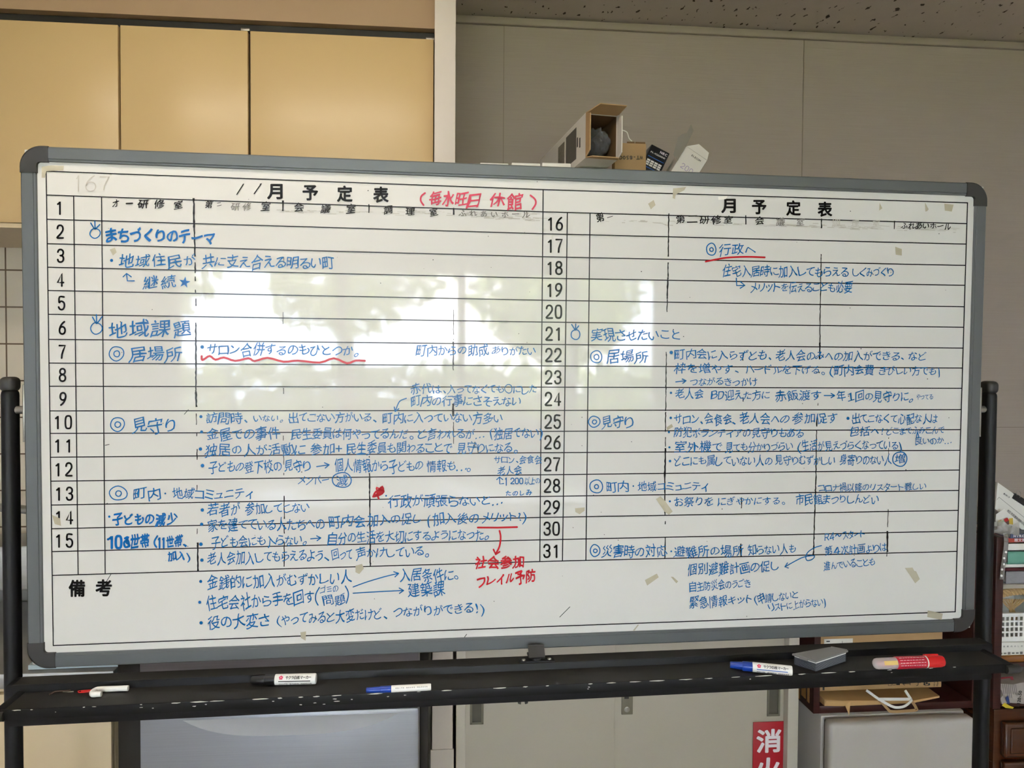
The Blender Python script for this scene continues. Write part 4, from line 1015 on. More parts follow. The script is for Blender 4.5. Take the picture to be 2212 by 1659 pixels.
hw([T('メンバー', 644, 1038, 711, 1036, 22), T('減', 725, 1037, 752, 1037, 24), ('o', 738.4, 1037, 21.5, 16)])
hw([T('サロン、会食会', 1067, 993, 1171, 992, 19)])
hw([T('老人会', 1074, 1017, 1128, 1015, 20)])
hw([('l', [(1079, 1031), (1079.5, 1045.5), (1088, 1044.5)], 2.2), ('l', [(1073, 1036), (1079, 1030.5), (1086, 1036)], 2.2), ('n', '1', 1093, 1040, 0, 5, 17, 2.2), ('n', '200', 1107, 1039, 9.5, 7, 12, 2.2), T('以上の', 1133, 1039, 1167, 1039, 16)])
hw([T('たのしみ', 1091, 1065, 1150, 1064, 15)], off=.026)
hw(dbl(255.5, 1065.6, 19, 15, 6)+[T('町内', 286, 1067, 348, 1067, 29), ('d', 357, 1066, 2), T('地域コミュニティ', 372, 1067, 549, 1066, 27)])
hw(dbl(253.8, 916.6, 15, 15, 6)+[T('見守り', 284, 919, 384, 919, 33)])
hw([('d', 236, 1116, 2.6), T('子どもの減少', 242, 1122, 384, 1121, 27)], m=I_bluet, off=.035)
hw([('d', 233.5, 1165, 2.6), ('n', '10', 240, 1171, 16, 12, 26, 5.5), T('世帯', 280, 1171, 324, 1169, 32), ('l', [(270, 1163), (277, 1160), (272, 1170), (280, 1178), (271, 1182), (268, 1172), (276, 1167), (279, 1180)], 5, 3), ('l', [(340, 1158), (334, 1168), (334, 1176), (338, 1182)], 4, 3), ('n', '11', 344, 1172, 9, 5, 22, 4.2), T('世帯、', 358, 1170, 404, 1170, 26)], m=I_bluet, off=.035)
hw([T('加入)', 361, 1200, 412, 1203, 22)], m=I_bluet, off=.035)
hw([('d', 437, 1101.7, 3.8), T('若者が', 447, 1101, 520, 1100, 27), T('参加してこない', 529, 1099, 669, 1096, 26)])
hw([('d', 435.6, 1132.5, 3.6), T('家を建てている人たちへの', 448, 1135, 702, 1131, 29), T('町内会', 710, 1126, 790, 1125, 27), T('加入の促し', 793, 1123, 913, 1119, 27), T('(加入後の', 920, 1121, 1036, 1120, 27), T('メリット?)', 1040, 1119, 1139, 1115, 25)])
hw([('d', 834, 1071, 2), T('行政が頑張らないと…', 838, 1083, 1088, 1080, 28)])
hw([('l', [(806, 1073), (812, 1062), (824, 1058), (829, 1062), (820, 1069), (807, 1073), (826, 1066), (826, 1051), (815, 1064), (818, 1077)], 4.2, 3), ('l', [(826, 1051), (818, 1062), (813, 1053), (829, 1061)], 3.5, 3), ('l', [(808, 1072), (824, 1062)], 5)], m=I_red, name='red_mark')
hw([('d', 434, 1175.6, 4), T('子ども会にも入らない。', 455, 1171, 664, 1166, 27), ('a', [(671, 1164), (693, 1162)], 10), T('自分の生活を大切にするようになった。', 708, 1163, 1056, 1154, 27)])
hw([('d', 436, 1210, 3.8), T('老人会加入してもらえるよう、', 447, 1208, 710, 1198, 29), T('回って', 716, 1198, 762, 1196, 26), T('声かけしている。', 768, 1195, 928, 1191, 26)])
hw([('d', 433.5, 1256), T('金銭的に加入がむずかしい人', 446, 1259, 760, 1246, 31)])
hw([('d', 431.4, 1301), T('住宅会社から手を回す', 445, 1303, 680, 1290, 32), ('l', [(690, 1269), (682.5, 1283), (682, 1297), (687, 1307)], PEN, 3), ('l', [(746, 1266), (752, 1278), (752, 1290), (748, 1303)], PEN, 3)])
hw([T('ゴミの', 691, 1274, 731, 1271, 17)])
hw([T('問題', 696, 1298, 747, 1293, 23)])
hw([('a', [(762.8, 1268), (790, 1258), (830, 1246), (861, 1238.5)], 11)], name='drawn_arrow')
hw([('a', [(762.8, 1281.5), (820, 1278), (872, 1275.6)], 11)], name='drawn_arrow')
hw([T('入居条件に。', 863, 1242, 993, 1241, 29)])
hw([T('建築課', 880, 1274, 962, 1272, 30)])
hw([('d', 434.4, 1345.5, 3.8), T('役の大変さ', 448, 1344, 584, 1338, 31), T('(やってみると大変だけど、', 596, 1339, 837, 1324, 28), T('つながりができる!)', 848, 1324, 1048, 1312, 28)])
hw([T('社会参加', 1025, 1216, 1134, 1214, 27)], m=I_red, off=.03, name='red_note')
hw([T('フレイル予防', 1030, 1258, 1158, 1243, 28)], m=I_red, off=.03, name='red_note')
hw([('l', [(1032, 1139.6), (1075, 1139.8), (1117, 1138.6)], 4)], m=I_red, name='red_underline')
hw([('l', [(1079, 1146.5), (1081.5, 1160), (1079, 1180), (1070.6, 1197)], 3.8, 4), ('l', [(1066, 1187), (1071, 1198), (1079, 1192)], 3.8)], m=I_red, name='red_arrow')
hw([('l', [(918, 417), (910, 424), (909, 434), (915, 443)], 3.8, 3), T('毎水旺日', 927, 427, 1039, 432, 31), T('休館', 1056, 432, 1130, 436, 33), ('l', [(1146, 422), (1156, 431), (1157, 441), (1150, 452)], 3.8, 3)], m=I_pink, off=.02, name='faded_red_note')
hw([('l', [(511.6, 420), (525.8, 397.8)], 2.4), ('l', [(549, 418.6), (564.2, 397)], 2.4)], m=I_black, name='black_slashes')
# room names in worn black brush marker
hw([T('才', 242, 439, 258, 439, 17), ('l', [(273, 439.8), (286, 439.2)], 3.4), T('研', 296, 441, 322, 441, 20), T('修', 331, 441.5, 357, 441.5, 20), T('室', 375, 443, 395, 443, 19)], m=I_black, off=.022, name='room_label')
hw([T('第', 443, 441, 460, 441, 18), T('二', 467, 441, 480, 441, 10)], m=I_black, off=.018, name='room_label')
hw([T('研修', 496, 446, 546, 447, 17)], m=I_grey, off=.01, name='room_label')
hw([T('室', 564, 446, 585, 446, 19)], m=I_black, off=.01, name='room_label')
hw([T('会', 634, 448, 657, 448, 19), T('議', 692, 450, 715, 450, 20), T('室', 748, 452, 769, 452, 19)], m=I_black, off=.018, name='room_label')
hw([T('調', 828, 453, 849, 453, 19), T('理', 875, 456, 897, 456, 19), T('室', 927, 457.5, 946, 457.5, 18)], m=I_black, off=.02, name='room_label')
hw([T('ふれあいホール', 988, 460, 1148, 464, 17)], m=I_grey, off=.02, name='room_label')
hw([T('第', 1287, 469, 1306, 469, 18), T('一', 1311, 469, 1325, 468, 10)], m=I_black, off=.018, name='room_label')
hw([T('第二研修室', 1457, 473, 1586, 475, 19)], m=I_black, off=.018, name='room_label')
hw([T('会', 1630, 477, 1652, 477, 18)], m=I_black, off=.02, name='room_label')
hw([T('議', 1676, 479, 1696, 479, 17), T('室', 1720, 480, 1738, 480, 17)], m=I_grey, off=.01, name='room_label')
hw([T('調', 1796, 482, 1816, 482, 16), T('理', 1838, 483, 1857, 483, 15), T('室', 1884, 483, 1901, 483, 15)], m=I_ghost, off=.01, name='room_label')
hw([T('ふれあいホール', 1946, 487, 2055, 489, 17)], m=I_black, off=.02, name='room_label')
hw([('n', '1', 168, 396, 0, 10, 34, 2.2), ('n', '6', 196, 396, 0, 22, 34, 2.2), ('n', '7', 226, 396, 0, 20, 28, 2.2)], m=I_ghost, name='ghost_digits')
# right half
hw(dbl(1536.4, 538.6, 10.5, 13, 4)+[T('行政へ', 1552, 539, 1632, 539, 26)])
hw([('l', [(1524.4, 565), (1567, 557), (1612, 554.8), (1652, 556)], 3.8, 4)], m=I_red, name='red_underline')
hw([T('住宅入居時に加入してもらえる', 1560, 585, 1834, 587, 26), T('しくみづくり', 1841, 587, 1931, 588, 24)])
hw([('l', [(1590.6, 601), (1591.3, 617), (1608.6, 616.6)]), ('l', [(1600, 609), (1609, 616.6), (1599, 622.6)]), T('メリットを伝えることも必要', 1620, 620, 1842, 620, 24)])
hw([T('実現させたいこと', 1276, 724, 1472, 722, 29)])
hw(dbl(1288, 770.8, 12.7, 13, 5.5)+[T('居場所', 1309, 771, 1401, 771, 29)])
hw([('d', 1450, 761.5, 3.8), T('町内会に入らずとも、', 1457, 765, 1670, 767, 25), T('老人会のみへの加入ができる、', 1675, 768, 1956, 769, 24), T('など', 1962, 769, 2003, 769, 22)])
hw([T('枠を増やす、', 1456, 796, 1598, 797, 25), T('ハードルを下げる。', 1609, 798, 1783, 799, 22), T('(町内会費', 1790, 799, 1889, 799, 23), T('きびしい方でも)', 1899, 801, 2033, 801, 21)])
hw([('a', [(1459.7, 825), (1482, 822.5)], 9), T('つながるきっかけ', 1490, 824, 1637, 824, 21)])
hw([('d', 1449.4, 848.6, 2.6), T('老人会', 1458, 851, 1521, 852, 23), T('ＢＤ', 1536, 853, 1565, 853, 21), T('迎えた方に', 1565, 854, 1664, 854, 23), T('赤飯渡す', 1673, 855, 1775, 855, 25), ('a', [(1780.5, 854.5), (1803, 854.5)], 9), T('年１回の見守りに。', 1807, 856, 1974, 857, 24), T('やってる', 1979, 857, 2016, 857, 15)])
hw(dbl(1283.7, 910.9, 12, 12, 4.5)+[T('見守り', 1298, 912, 1370, 913, 30)])
hw([('d', 1448.9, 902.7, 2.8), T('サロン、会食会、', 1456, 905, 1592, 905, 24), T('老人会への', 1596, 904, 1706, 904, 24), T('参加促す', 1711, 903, 1810, 903, 24)])
hw([('d', 1831.8, 903.7), T('出てこなくて心配な人は', 1840, 905, 2026, 905, 23)])
hw([('d', 1445, 933.7, 2.4), T('防犯ボランティアの見守りもある', 1455, 934, 1736, 935, 23)])
hw([T('包括へ!', 1834, 931, 1912, 931, 21), T('どこまでふみこんで', 1914, 931, 2041, 929, 19), ('l', [(1982, 933), (1980, 945), (1985, 945), (1982, 934)], 2, 3)])
hw([T('良いのか…', 1976, 953, 2056, 951, 19)])
hw([('d', 1446, 966.3, 2.4), T('室外機で', 1456, 966, 1562, 965, 25), T('見ても分かりづらい', 1566, 966, 1713, 964, 23), T('(生活が見えづらくなっている)', 1722, 963, 1949, 961, 24)])
hw([('d', 1447.3, 996, 2.8), T('どこにも属していない人の', 1456, 996, 1669, 995, 24), T('見守りむずかしい', 1674, 994, 1805, 994, 24), T('身寄りのない人', 1813, 993, 1927, 992, 24), T('増', 1930, 992, 1958, 991, 23), ('o', 1943.8, 991.6, 16, 15.5)])
hw(dbl(1288, 1050.9, 14.5, 14, 4.5)+[T('町内', 1309, 1052, 1359, 1052, 24), ('d', 1368, 1050, 1.8), T('地域コミュニティ', 1377, 1051, 1532, 1050, 24)])
hw([('d', 1447, 1083, 2.4), T('お祭りを', 1456, 1084, 1542, 1083, 23), T('にぎやかにする。', 1550, 1084, 1697, 1081, 22), T('市民館まつりしんどい', 1718, 1080, 1899, 1078, 23)])
hw([T('コロナ禍以降のリスタート難しい', 1767, 1054, 2001, 1051, 20)])
hw(dbl(1285.5, 1189.4, 10, 13, 4)+[T('災害時の対応', 1300, 1192, 1441, 1190, 27), ('d', 1450, 1191, 2), T('避難所の場所', 1455, 1191, 1607, 1189, 26), T('知らない人も', 1615, 1189, 1720, 1185, 24)])
hw([T('Ｒ４', 1781, 1159, 1803, 1159, 20), ('l', [(1805, 1158), (1809, 1154), (1813, 1159), (1817, 1155)], 2.2, 3), T('スタート', 1819, 1157, 1870, 1153, 21)])
hw([T('第４次計画よりは', 1781, 1190, 1916, 1182, 22)])
hw([T('進んでいることも', 1779, 1223, 1891, 1212, 22)])
hw([('l', [(1774.5, 1178.6), (1760, 1183), (1746, 1192), (1740.6, 1203), (1744, 1211), (1755, 1208), (1759.4, 1201), (1748.5, 1201), (1730, 1205.7), (1695.4, 1224.5)], 2.2, 4), ('l', [(1701, 1216), (1695.4, 1224.5), (1703, 1227)], 2.2)], name='drawn_arrow')
hw([T('個別避難計画の促し', 1484, 1231, 1684, 1222, 26)])
hw([T('自主防災会のうごき', 1489, 1267, 1622, 1259, 22)])
hw([T('緊急情報キット', 1489, 1301, 1628, 1294, 25), T('(申請しないと', 1628, 1294, 1725, 1284, 22)])
hw([T('リストに上がらない)', 1660, 1313, 1785, 1300, 21)])
# column dividers drawn by hand in black marker, partly worn away
dr_ = random.Random(8)
def worn(pts, w, gap=0, seg=5, name='marker_line', m=I_black):
    mb = MB(); P = smooth_path([Vector(p) for p in pts], 12); L_ = sum((P[i+1]-P[i]).length for i in range(len(P)-1))
    n = max(2, int(L_/seg)); Q = []
    for i in range(n+1):
        t_ = i/n*(len(P)-1); k = min(int(t_), len(P)-2); p = P[k].lerp(P[k+1], t_-k); Q.append((p.x+dr_.uniform(-.5, .5), p.y, max(.8, w*dr_.uniform(.65, 1.2))))
    cur = []
    for q in Q:
        if gap and dr_.random() < gap:
            if len(cur) > 1: put_line(mb, [c_[:2] for c_ in cur], lambda t: cur[int(t*(len(cur)-1)+.5)][2], mBo, caps=False)
            cur = []
        else: cur.append(q)
    if len(cur) > 1: put_line(mb, [c_[:2] for c_ in cur], lambda t: cur[int(t*(len(cur)-1)+.5)][2], mBo, caps=False)
    return mb
def divider(parts, m=I_black):
    for pts, w, gap in parts: worn(pts, w, gap).build('marker_line', m, panel, 'ink')
divider([([(418.5, 428), (419.5, 492)], 4.2, 0), ([(419.5, 492), (421, 540), (422, 590)], 3.2, .03), ([(422, 590), (423, 668)], 2.8, .4), ([(423, 697), (423, 845)], 3, .03), ([(423, 845), (424.5, 888)], 4, .15), ([(424, 890), (425.5, 970)], 2, .5), ([(425.5, 970), (425.8, 1003)], 2.4, .1), ([(425.8, 1003), (426, 1160)], 1.6, .7), ([(427, 1172), (427.6, 1235)], 4, 0)])
divider([([(611, 433), (611, 456)], 4, 0), ([(613, 535), (613, 582)], 1.6, .45), ([(611, 642), (611.5, 700)], 1.2, .4), ([(612.3, 838), (612.3, 851)], 1.6, 0), ([(612, 941), (613.5, 1042)], 1.6, .3), ([(613.8, 1071), (614, 1190)], 2.4, .08), ([(614, 1190), (614, 1224)], 2.6, 0)])
divider([([(797, 441), (796.5, 460)], 2.6, 0), ([(797.4, 985), (797.8, 1015)], 1.6, .5), ([(798, 1022), (800, 1224)], 3, 0)])
divider([([(980, 449), (980, 464)], 4, 0), ([(979.5, 669), (979.3, 735)], 1.4, .25), ([(979.2, 738), (979, 800)], 2.8, 0), ([(979, 872), (979, 908)], 4.4, .1), ([(979.5, 908), (979.8, 945)], 2, .1), ([(980, 945), (980, 1005)], 1.4, .45)])
divider([([(1444.8, 461), (1444, 515)], 2.8, 0), ([(1444, 515), (1443, 600)], 2.6, .06), ([(1443, 600), (1441.5, 645)], 3.4, .06), ([(1441.5, 645), (1440.7, 674)], 2, .05), ([(1439.3, 760), (1438.5, 850)], 2.4, .04), ([(1438.5, 850), (1438, 888)], 2.2, .06), ([(1438, 890), (1437.5, 930)], 2.6, 0), ([(1437.5, 930), (1437.3, 965)], 2, .4), ([(1437.5, 968), (1435.8, 1055)], 3.6, .02), ([(1436.5, 1055), (1436.5, 1110)], 2.8, .03), ([(1436.8, 1110), (1436.8, 1155)], 2.6, .3), ([(1436.8, 1160), (1436, 1207)], 2.6, 0)])
divider([([(1611, 465), (1611, 485)], 3, 0), ([(1605.5, 762), (1605, 779)], 2, 0), ([(1605, 858), (1604.5, 890)], 1.8, .55), ([(1602, 1050), (1602, 1068)], 2, .5), ([(1601.8, 1074), (1601.5, 1098)], 2.4, .1), ([(1600, 1159), (1600.5, 1203)], 3.2, .05)])
divider([([(1774.5, 472), (1774.5, 493)], 2.6, 0), ([(1773.8, 549), (1772, 660), (1771, 775)], 2, 0), ([(1771, 740), (1769.5, 806)], 3, .05), ([(1768, 825), (1766.5, 884)], 1.4, .3), ([(1765.3, 888), (1764, 930)], 2.8, .05), ([(1764, 930), (1762, 1055)], 2.6, 0), ([(1762, 1055), (1759, 1140), (1757, 1200)], 2.8, 0)])
divider([([(1932, 477), (1932, 495)], 2.4, 0), ([(1920, 945), (1919.5, 1010)], 1.2, .5), ([(1919, 1100), (1917, 1147)], 1.6, .03), ([(1917, 1147), (1916.8, 1192)], 4.2, .0), ([(1915.8, 1192), (1915.5, 1202)], 1.8, 0)])
hw([('l', [(1026, 955), (1024, 968), (1031, 966), (1033, 978)], 1.8)], m=I_black, name='black_squiggle')
# wiped-ink smears under the room labels, faint
sm = MB()
for x0, x1, y0, y1, n_ in ((560, 1172, 455, 462, 70), (1000, 1172, 466, 474, 45), (1290, 1600, 479, 482, 26), (1640, 1900, 486, 492, 50), (1935, 2060, 492, 497, 30)):
    for k in range(n_):
        x = dr_.uniform(x0, x1); t_ = (x-x0)/(x1-x0); y = y0+(y1-y0)*t_+dr_.gauss(0, 2.2); l_ = dr_.uniform(4, 22)
        put_line(sm, [(x, y), (x+l_, y+l_*.035+dr_.uniform(-.6, .6))], dr_.uniform(.6, 1.8), mB0, caps=False)
sm.build('wiped_smear', I_smear, panel, 'ink')['kind'] = 'stuff'
sp_ = MB()
for k in range(90):
    put_dot(sp_, dr_.uniform(110, 2060), dr_.uniform(380, 1340), dr_.uniform(.5, 1.3), mB0, 6)
for a_ in ([(230, 1256), (240, 1240)], [(1209, 1333), (1222, 1320), (1231, 1311)], [(398, 895), (407, 885)], [(1003, 1377), (1008, 1370)], [(227, 962), (236, 960)]): put_line(sp_, a_, 1.3, mB0)
sp_.build('speckle_marks', I_black, panel, 'ink')['kind'] = 'stuff'
# tape residue
for i, P in enumerate([
    [(90, 360), (110, 357), (138, 358), (137, 368), (100, 370), (97, 384), (90, 384)], [(1955, 1227), (1971, 1226), (1975, 1233), (1979, 1234), (1987, 1251), (1977, 1260)],
    [(2004, 1318.7), (2020, 1322), (2036.7, 1325.5), (2034, 1339), (2003, 1333)], [(1417, 1078), (1427, 1072), (1436, 1081), (1453, 1105), (1445, 1112), (1436, 1106)],
    [(1242, 1098), (1263, 1096), (1263, 1103), (1252, 1111), (1243, 1106)], [(1393, 1253), (1419, 1239), (1423, 1247), (1398, 1265)], [(1449, 1246), (1454, 1246), (1465, 1256), (1461, 1260)],
    [(1440, 923), (1451, 915.6), (1454, 922), (1441, 930)], [(1400, 440), (1412, 432), (1416, 443), (1406, 452)], [(1454, 407), (1482, 404), (1478, 411), (1460, 420), (1458, 430), (1453, 428)],
    [(1998, 437), (2006, 452), (2003, 456), (1999, 457)], [(2040, 440), (2060, 442), (2056, 457), (2041, 455)], [(1934, 533), (1948, 538), (1948, 552), (1935, 550)], [(1900, 438), (1906, 450), (1899, 455)],
    [(768, 1222), (782, 1218), (786, 1228), (776, 1240), (768, 1236)], [(237, 539), (248, 535), (252, 545), (244, 552)], [(112, 1112), (130, 1120), (132, 1136), (118, 1132)], [(1367, 1362), (1378, 1349), (1380, 1350), (1371, 1362)], [(649, 1366), (661, 1364), (660, 1384), (650, 1378)], [(1551, 425), (1572, 423), (1568, 430), (1552, 432)]]):
    MB().add([BP(x, y, .0014) for x, y in P], [tuple(range(len(P)))]).build('tape_residue', M_paper if i == 19 else M_tape, panel, 'ink')

# ------------------------------------------------------------------ things on the tray
def on_tray(px, py, r):                      # point where a lying cylinder of radius r has its axis at this pixel
    return PZ(px, py, TZ+.0002+r)
def marker(name, label, p0, p1, r, capm, bodym, f, text, sub, inkm, flower=False, capr=.8):
    a = on_tray(p0[0], p0[1], r); b = on_tray(p1[0], p1[1], r); ax = (b-a).normalized(); L_ = (b-a).length
    t = thing(name, label, 'marker', Vector(((a.x+b.x)/2, (a.y+b.y)/2, TZ)))
    c = L_*f
    MB().lathe(a, ax, [(0, r*capr*.75), (.0015, r*capr*.86), (c*.55, r*capr), (c*.56, r*.93), (c*.6, r*.97), (c-.0002, r*.97)], 20).build('cap', capm, t)
    MB().lathe(a, ax, [(c, r*.96), (c+.001, r), (L_-.003, r), (L_-.0012, r*.97), (L_, r*.9)], 24).build('barrel', bodym, t)
    # lettering wrapped round the barrel on the side facing the room
    v = (EYE-(a+b)/2); v -= ax*v.dot(ax); v.normalize(); w = v.cross(ax)
    if w.z > 0: w = -w
    sgn = 1 if ax.x > 0 else -1
    def wrap(x, y):                          # x along the barrel from its cap, y down round the barrel
        q = y/r; return a+ax*(c+x)+(v*math.cos(q)+w*math.sin(q))*(r+.0003)
    Lb = L_-c
    mb = MB()
    if text: put_text(mb, text, wrap, Lb*(.27 if flower else .1), -r*.28, Lb*.9, -r*.28, r*.62, off=.03, jit=0, flat=True)
    put_text(mb, sub, wrap, Lb*.1, r*(.95 if text else -.15), Lb*.92, r*(.95 if text else -.15), r*.42, off=.02, jit=0, flat=True)
    mb.build('lettering', M_black_ink, t, 'ink')
    if text:
        mb = MB(); put_line(mb, [(Lb*.1, r*.38), (Lb*.88, r*.38)], r*.16, wrap, caps=False); mb.build('printed_band', inkm, t, 'ink')
    if flower:
        mb = MB()
        for k in range(5):
            q = 2*math.pi*k/5; put_dot(mb, Lb*.16+r*.24*math.sin(q), -r*.3-r*.24*math.cos(q), r*.17, wrap, 8)
        mb.build('flower_logo', mat('cherry_red_print', (214, 60, 96), .5), t, 'ink')
    return t
marker('marker_pen', 'thick white marker with a black cap near the back of the tray', (543, 1469), (683, 1466), .0092, M_black_ink, M_white, .37, 'サクラ白板マーカー', 'WHITE BOARD MARKER', M_black_ink, True)
marker('marker_pen', 'slim white marker with a blue cap at the tray front edge', (791, 1491), (931, 1484), .0058, M_blue, M_white, .385, '', 'WHITE BOARD MARKER', M_blue, False, .86)
marker('marker_pen', 'thick white marker with a blue cap beside the felt eraser', (1577, 1436), (1711, 1449), .0088, M_blue, M_white, .365, 'サクラ白板マーカー', 'WHITE BOARD MARKER', M_blue_print, True)
# eraser
et = [PZ(1711, 1412, TZ+.021), PZ(1783, 1391, TZ+.021), PZ(1832, 1405, TZ+.021), PZ(1763, 1429, TZ+.021)]
for i_ in range(4):
    v_ = (et[i_]-BC).dot(NH)
    if v_ < TV0+.002: et[i_] = et[i_]+NH*(TV0+.002-v_)
    if v_ > -.038: et[i_] = et[i_]+NH*(-.038-v_)
er = thing('felt_eraser', 'layered felt board eraser with a grey plastic top', 'eraser', Vector((sum(p.x for p in et)/4, sum(p.y for p in et)/4, TZ)))
ce = sum(et, Vector())/4
def quad_layer(z0, z1, k, m, nm, par=er, rr=0):
    pts = [Vector((ce.x+(p.x-ce.x)*k, ce.y+(p.y-ce.y)*k, z0)) for p in et]
    # keep the front corner behind the tray lip
    return MB().prism(pts, (0, 0, z1-z0)).build(nm, m, par)
nl = 8; z_ = TZ+.0004
for k in range(nl):
    zz_ = z_+.0148/nl
    quad_layer(z_, z_+(zz_-z_)*.62, .93, M_felt, 'felt_layer'); quad_layer(z_+(zz_-z_)*.62, zz_, .9, M_felt2, 'felt_layer'); z_ = zz_
quad_layer(z_, z_+.0026, .92, M_white, 'white_plate'); z_ += .0026
quad_layer(z_, z_+.0032, 1.0, M_grey, 'plastic_top')
e1 = (et[2]-et[1]).normalized(); e2 = (et[1]-et[0]).normalized()
for p, q in ((et[1], et[2]), (et[0], et[3])):
    cl_ = MB(); d_ = q-p; n_ = Vector((-d_.y, d_.x, 0)).normalized()*.002
    cl_.tube([p+d_*.06+Vector((0, 0, .0005)), p+d_*.94+Vector((0, 0, .0005))], .0013, seg=8)
    m_ = p+d_*.5; cl_.obox(m_-Vector((0, 0, .002)), (d_, n_, (0, 0, 1)), (.008, .0022, .0026), .0008)
    cl_.build('clip', M_grey, er)
# red twin pen
rr = .0112
a = on_tray(1887, 1434, rr); b = on_tray(2037, 1428, rr); ax = (b-a).normalized(); L_ = (b-a).length
rp_ = thing('red_pen', 'chunky red twin pen with a clear domed cap on the tray', 'pen', Vector(((a.x+b.x)/2, (a.y+b.y)/2, TZ)))
MB().lathe(a, ax, [(0, .003), (.001, rr*.55), (.003, rr*.78), (.007, rr*.9), (L_*.34, rr*.94)], 24).build('clear_cap', M_clear, rp_)
MB().lathe(a, ax, [(.006, .002), (.012, rr*.55), (L_*.34, rr*.62)], 18).build('inner_nib', M_pinkp, rp_)
MB().lathe(a, ax, [(L_*.31, rr*.97), (L_*.315, rr), (L_*.725, rr), (L_*.73, rr*.97)], 28).build('barrel', M_pinkp, rp_)
MB().lathe(a, ax, [(L_*.73, rr*1.005), (L_*.745, rr*1.005)], 28).build('ring', M_white, rp_)
MB().lathe(a, ax, [(L_*.745, rr), (L_*.95, rr*.96), (L_*.99, rr*.85), (L_, rr*.6)], 28).build('cap', M_redp, rp_)
v = (EYE-(a+b)/2); v -= ax*v.dot(ax); v.normalize(); w = v.cross(ax); w = -w if w.z > 0 else w
MB().obox(a+ax*L_*.84-w*(rr+.0005), (ax, v, w), (L_*.1, .0035, .0016), .0012).build('clip', M_redp, rp_)
def wrapr(x, y): q = y/rr; return a+ax*x+(v*math.cos(q)+w*math.sin(q))*(rr*1.0+.0003)
mb = MB(); mb.add([wrapr(L_*(.11+.19*i/4), y) for y in (-rr*.35, rr*.3) for i in range(5)], [(i, i+1, i+6, i+5) for i in range(4)]); mb.build('label', M_yellow, rp_, 'ink')
mb = MB()
for k in range(4):
    y = rr*(-.75+.42*k); x = L_*.34
    while x < L_*.69:
        l_ = dr_.uniform(.002, .006); put_line(mb, [(x, y), (min(x+l_, L_*.7), y)], rr*.1, wrapr, caps=False); x += l_+.0015
mb.build('print', mat('pale_pink_print', (232, 190, 196), .5), rp_, 'ink')
# white hook
hr = .0046
H_ = [(277, 1486.5), (240, 1488), (215, 1489), (206, 1491), (199.5, 1496), (201, 1500), (210, 1499.5), (219, 1499)]
pts = [PZ(x, y, TZ+.0003+hr+(.0005)) for x, y in H_]
tag(MB().tube(pts, hr, seg=14, sub=6).build('hook', M_white, sharp=60), 'white plastic hook lying at the left end of the tray', 'hook')
# red paper clip
P = [(205, 1490), (183, 1491.5), (182, 1489.8), (203, 1488.6)]
cp = [PZ(x, y, TZ+.0012) for x, y in ((202, 1490), (171, 1492.5), (170, 1495), (173, 1496), (196, 1494), (197, 1492), (178, 1492.6), (177, 1494.2), (190, 1493.6))]
tag(MB().tube(cp, .0008, seg=6, sub=3).build('paper_clip', M_redp), 'red paper clip next to the white hook on the tray', 'paper clip')
cp = [PZ(x, y, TZ+.0016) for x, y in ((107, 1500), (112, 1497.5), (118, 1494.5), (130, 1493), (140, 1492.8), (152, 1491.5))]
wr_ = thing('wire_tie', 'short rusty twisted wire lying at the left end of the tray', 'wire', PZ(130, 1495, TZ))
MB().tube(cp, .0014, seg=8, sub=3).build('twisted_wire', M_rust, wr_)
MB().tube([PZ(x, y, TZ+.0014) for x, y in ((136, 1494.5), (147, 1495), (159, 1494))], .0009, seg=6, sub=3).build('loose_end', M_metal, wr_)

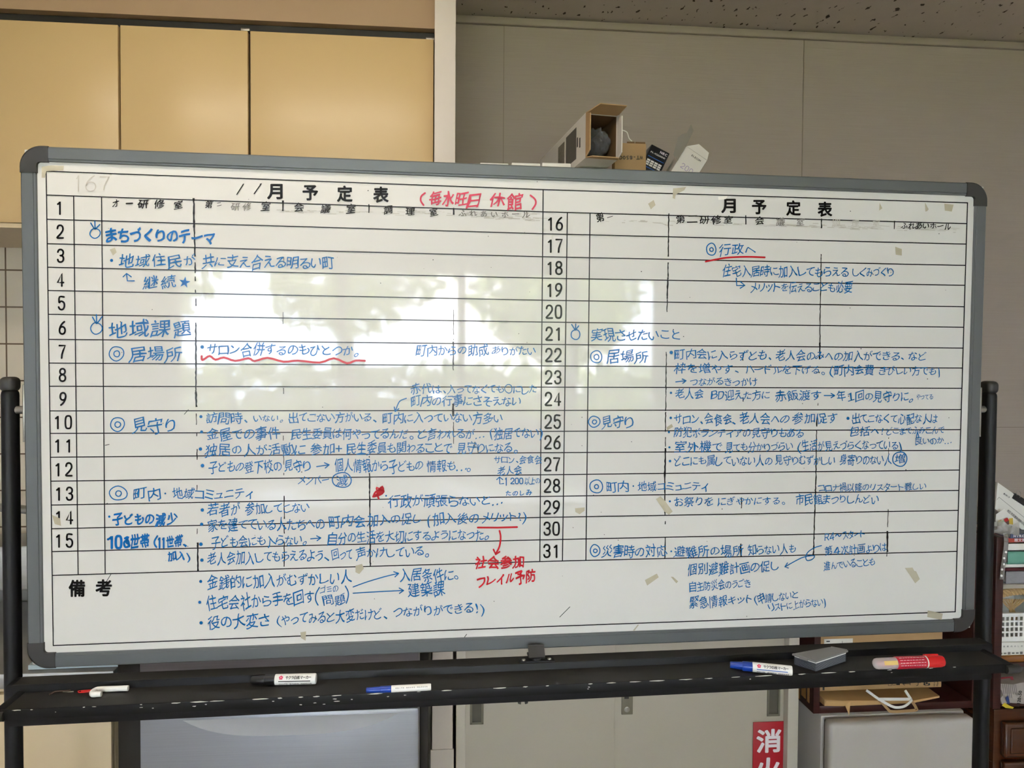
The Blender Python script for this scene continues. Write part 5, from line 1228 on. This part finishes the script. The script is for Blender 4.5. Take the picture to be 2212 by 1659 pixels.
# ------------------------------------------------------------------ behind the viewer: table and garden mirrored in the board
mt = thing('meeting_table', 'white topped meeting table mirrored in the lower part of the whiteboard', 'table', (-.05, -1.75, 0))
MB().box(-.95, .95, -2.25, -1.1, .675, .70, .004).build('table_top', mat('white_table_top', (226, 225, 224), .12), mt)
for x_ in (-.88, .88):
    for y_ in (-2.18, -1.17): MB().tube([(x_, y_, .676), (x_, y_, 0)], .016, seg=12).build('leg', M_metal, mt)
MB().box(-.86, .86, -1.70, -1.66, .63, .674, .003).build('brace', M_metal, mt)
def tree(x, y, h, r, seed, label):
    q = random.Random(seed)
    t = thing('garden_tree', label, 'tree', (x, y, -.2), group='garden trees mirrored in the whiteboard')
    MB().tube([(x, y, -.25), (x+.05, y, h*.4), (x-.04, y+.05, h*.75)], lambda s_: .11*(1-.6*s_), seg=8, sub=3).build('trunk', M_bark, t)
    mb = MB()
    for k in range(2200):
        a_ = q.uniform(0, 2*math.pi); cz_ = q.uniform(-1, 1); rr_ = r*q.uniform(.35, 1)**.5
        blob = 1+.35*math.sin(3*a_+seed)*math.cos(2.5*cz_)
        c_ = Vector((x+rr_*blob*math.sqrt(1-cz_*cz_)*math.cos(a_), y+rr_*blob*math.sqrt(1-cz_*cz_)*math.sin(a_), h*.72+rr_*.95*cz_))
        u_ = Vector((q.gauss(0, 1), q.gauss(0, 1), q.gauss(0, 1))).normalized()*.13; w_ = u_.orthogonal().normalized()*.07
        mb.add([c_-u_, c_+w_, c_+u_, c_-w_], [(0,1,2,3)])
    mb.build('crown', M_leaf, t, 'ink')
tree(-4.4, -8.8, 3.9, 1.5, 1, 'bushy garden tree mirrored far left in the board')
tree(-1.0, -10.6, 4.6, 1.7, 2, 'tall garden tree mirrored left of the middle of the board')
tree(2.4, -8.6, 3.4, 1.2, 3, 'round garden tree mirrored right of the middle of the board')
tree(6.6, -10.5, 4.4, 1.6, 4, 'leafy garden tree mirrored at the right of the board')
hd = MB(); q = random.Random(9)
for k in range(2600):
    c_ = Vector((q.uniform(-9, 9), -13+q.uniform(-.4, .4), q.uniform(-.2, 1.15)+.12*math.sin(k)))
    u_ = Vector((q.gauss(0, 1), q.gauss(0, 1), q.gauss(0, 1))).normalized()*.2; w_ = u_.orthogonal().normalized()*.12
    hd.add([c_-u_, c_+w_, c_+u_, c_-w_], [(0,1,2,3)])
tag(hd.build('garden_hedge', M_leaf, None, 'ink'), 'low green garden hedge mirrored in the whiteboard behind the trees', 'hedge')

COL.objects.unlink(_to); bpy.data.objects.remove(_to)
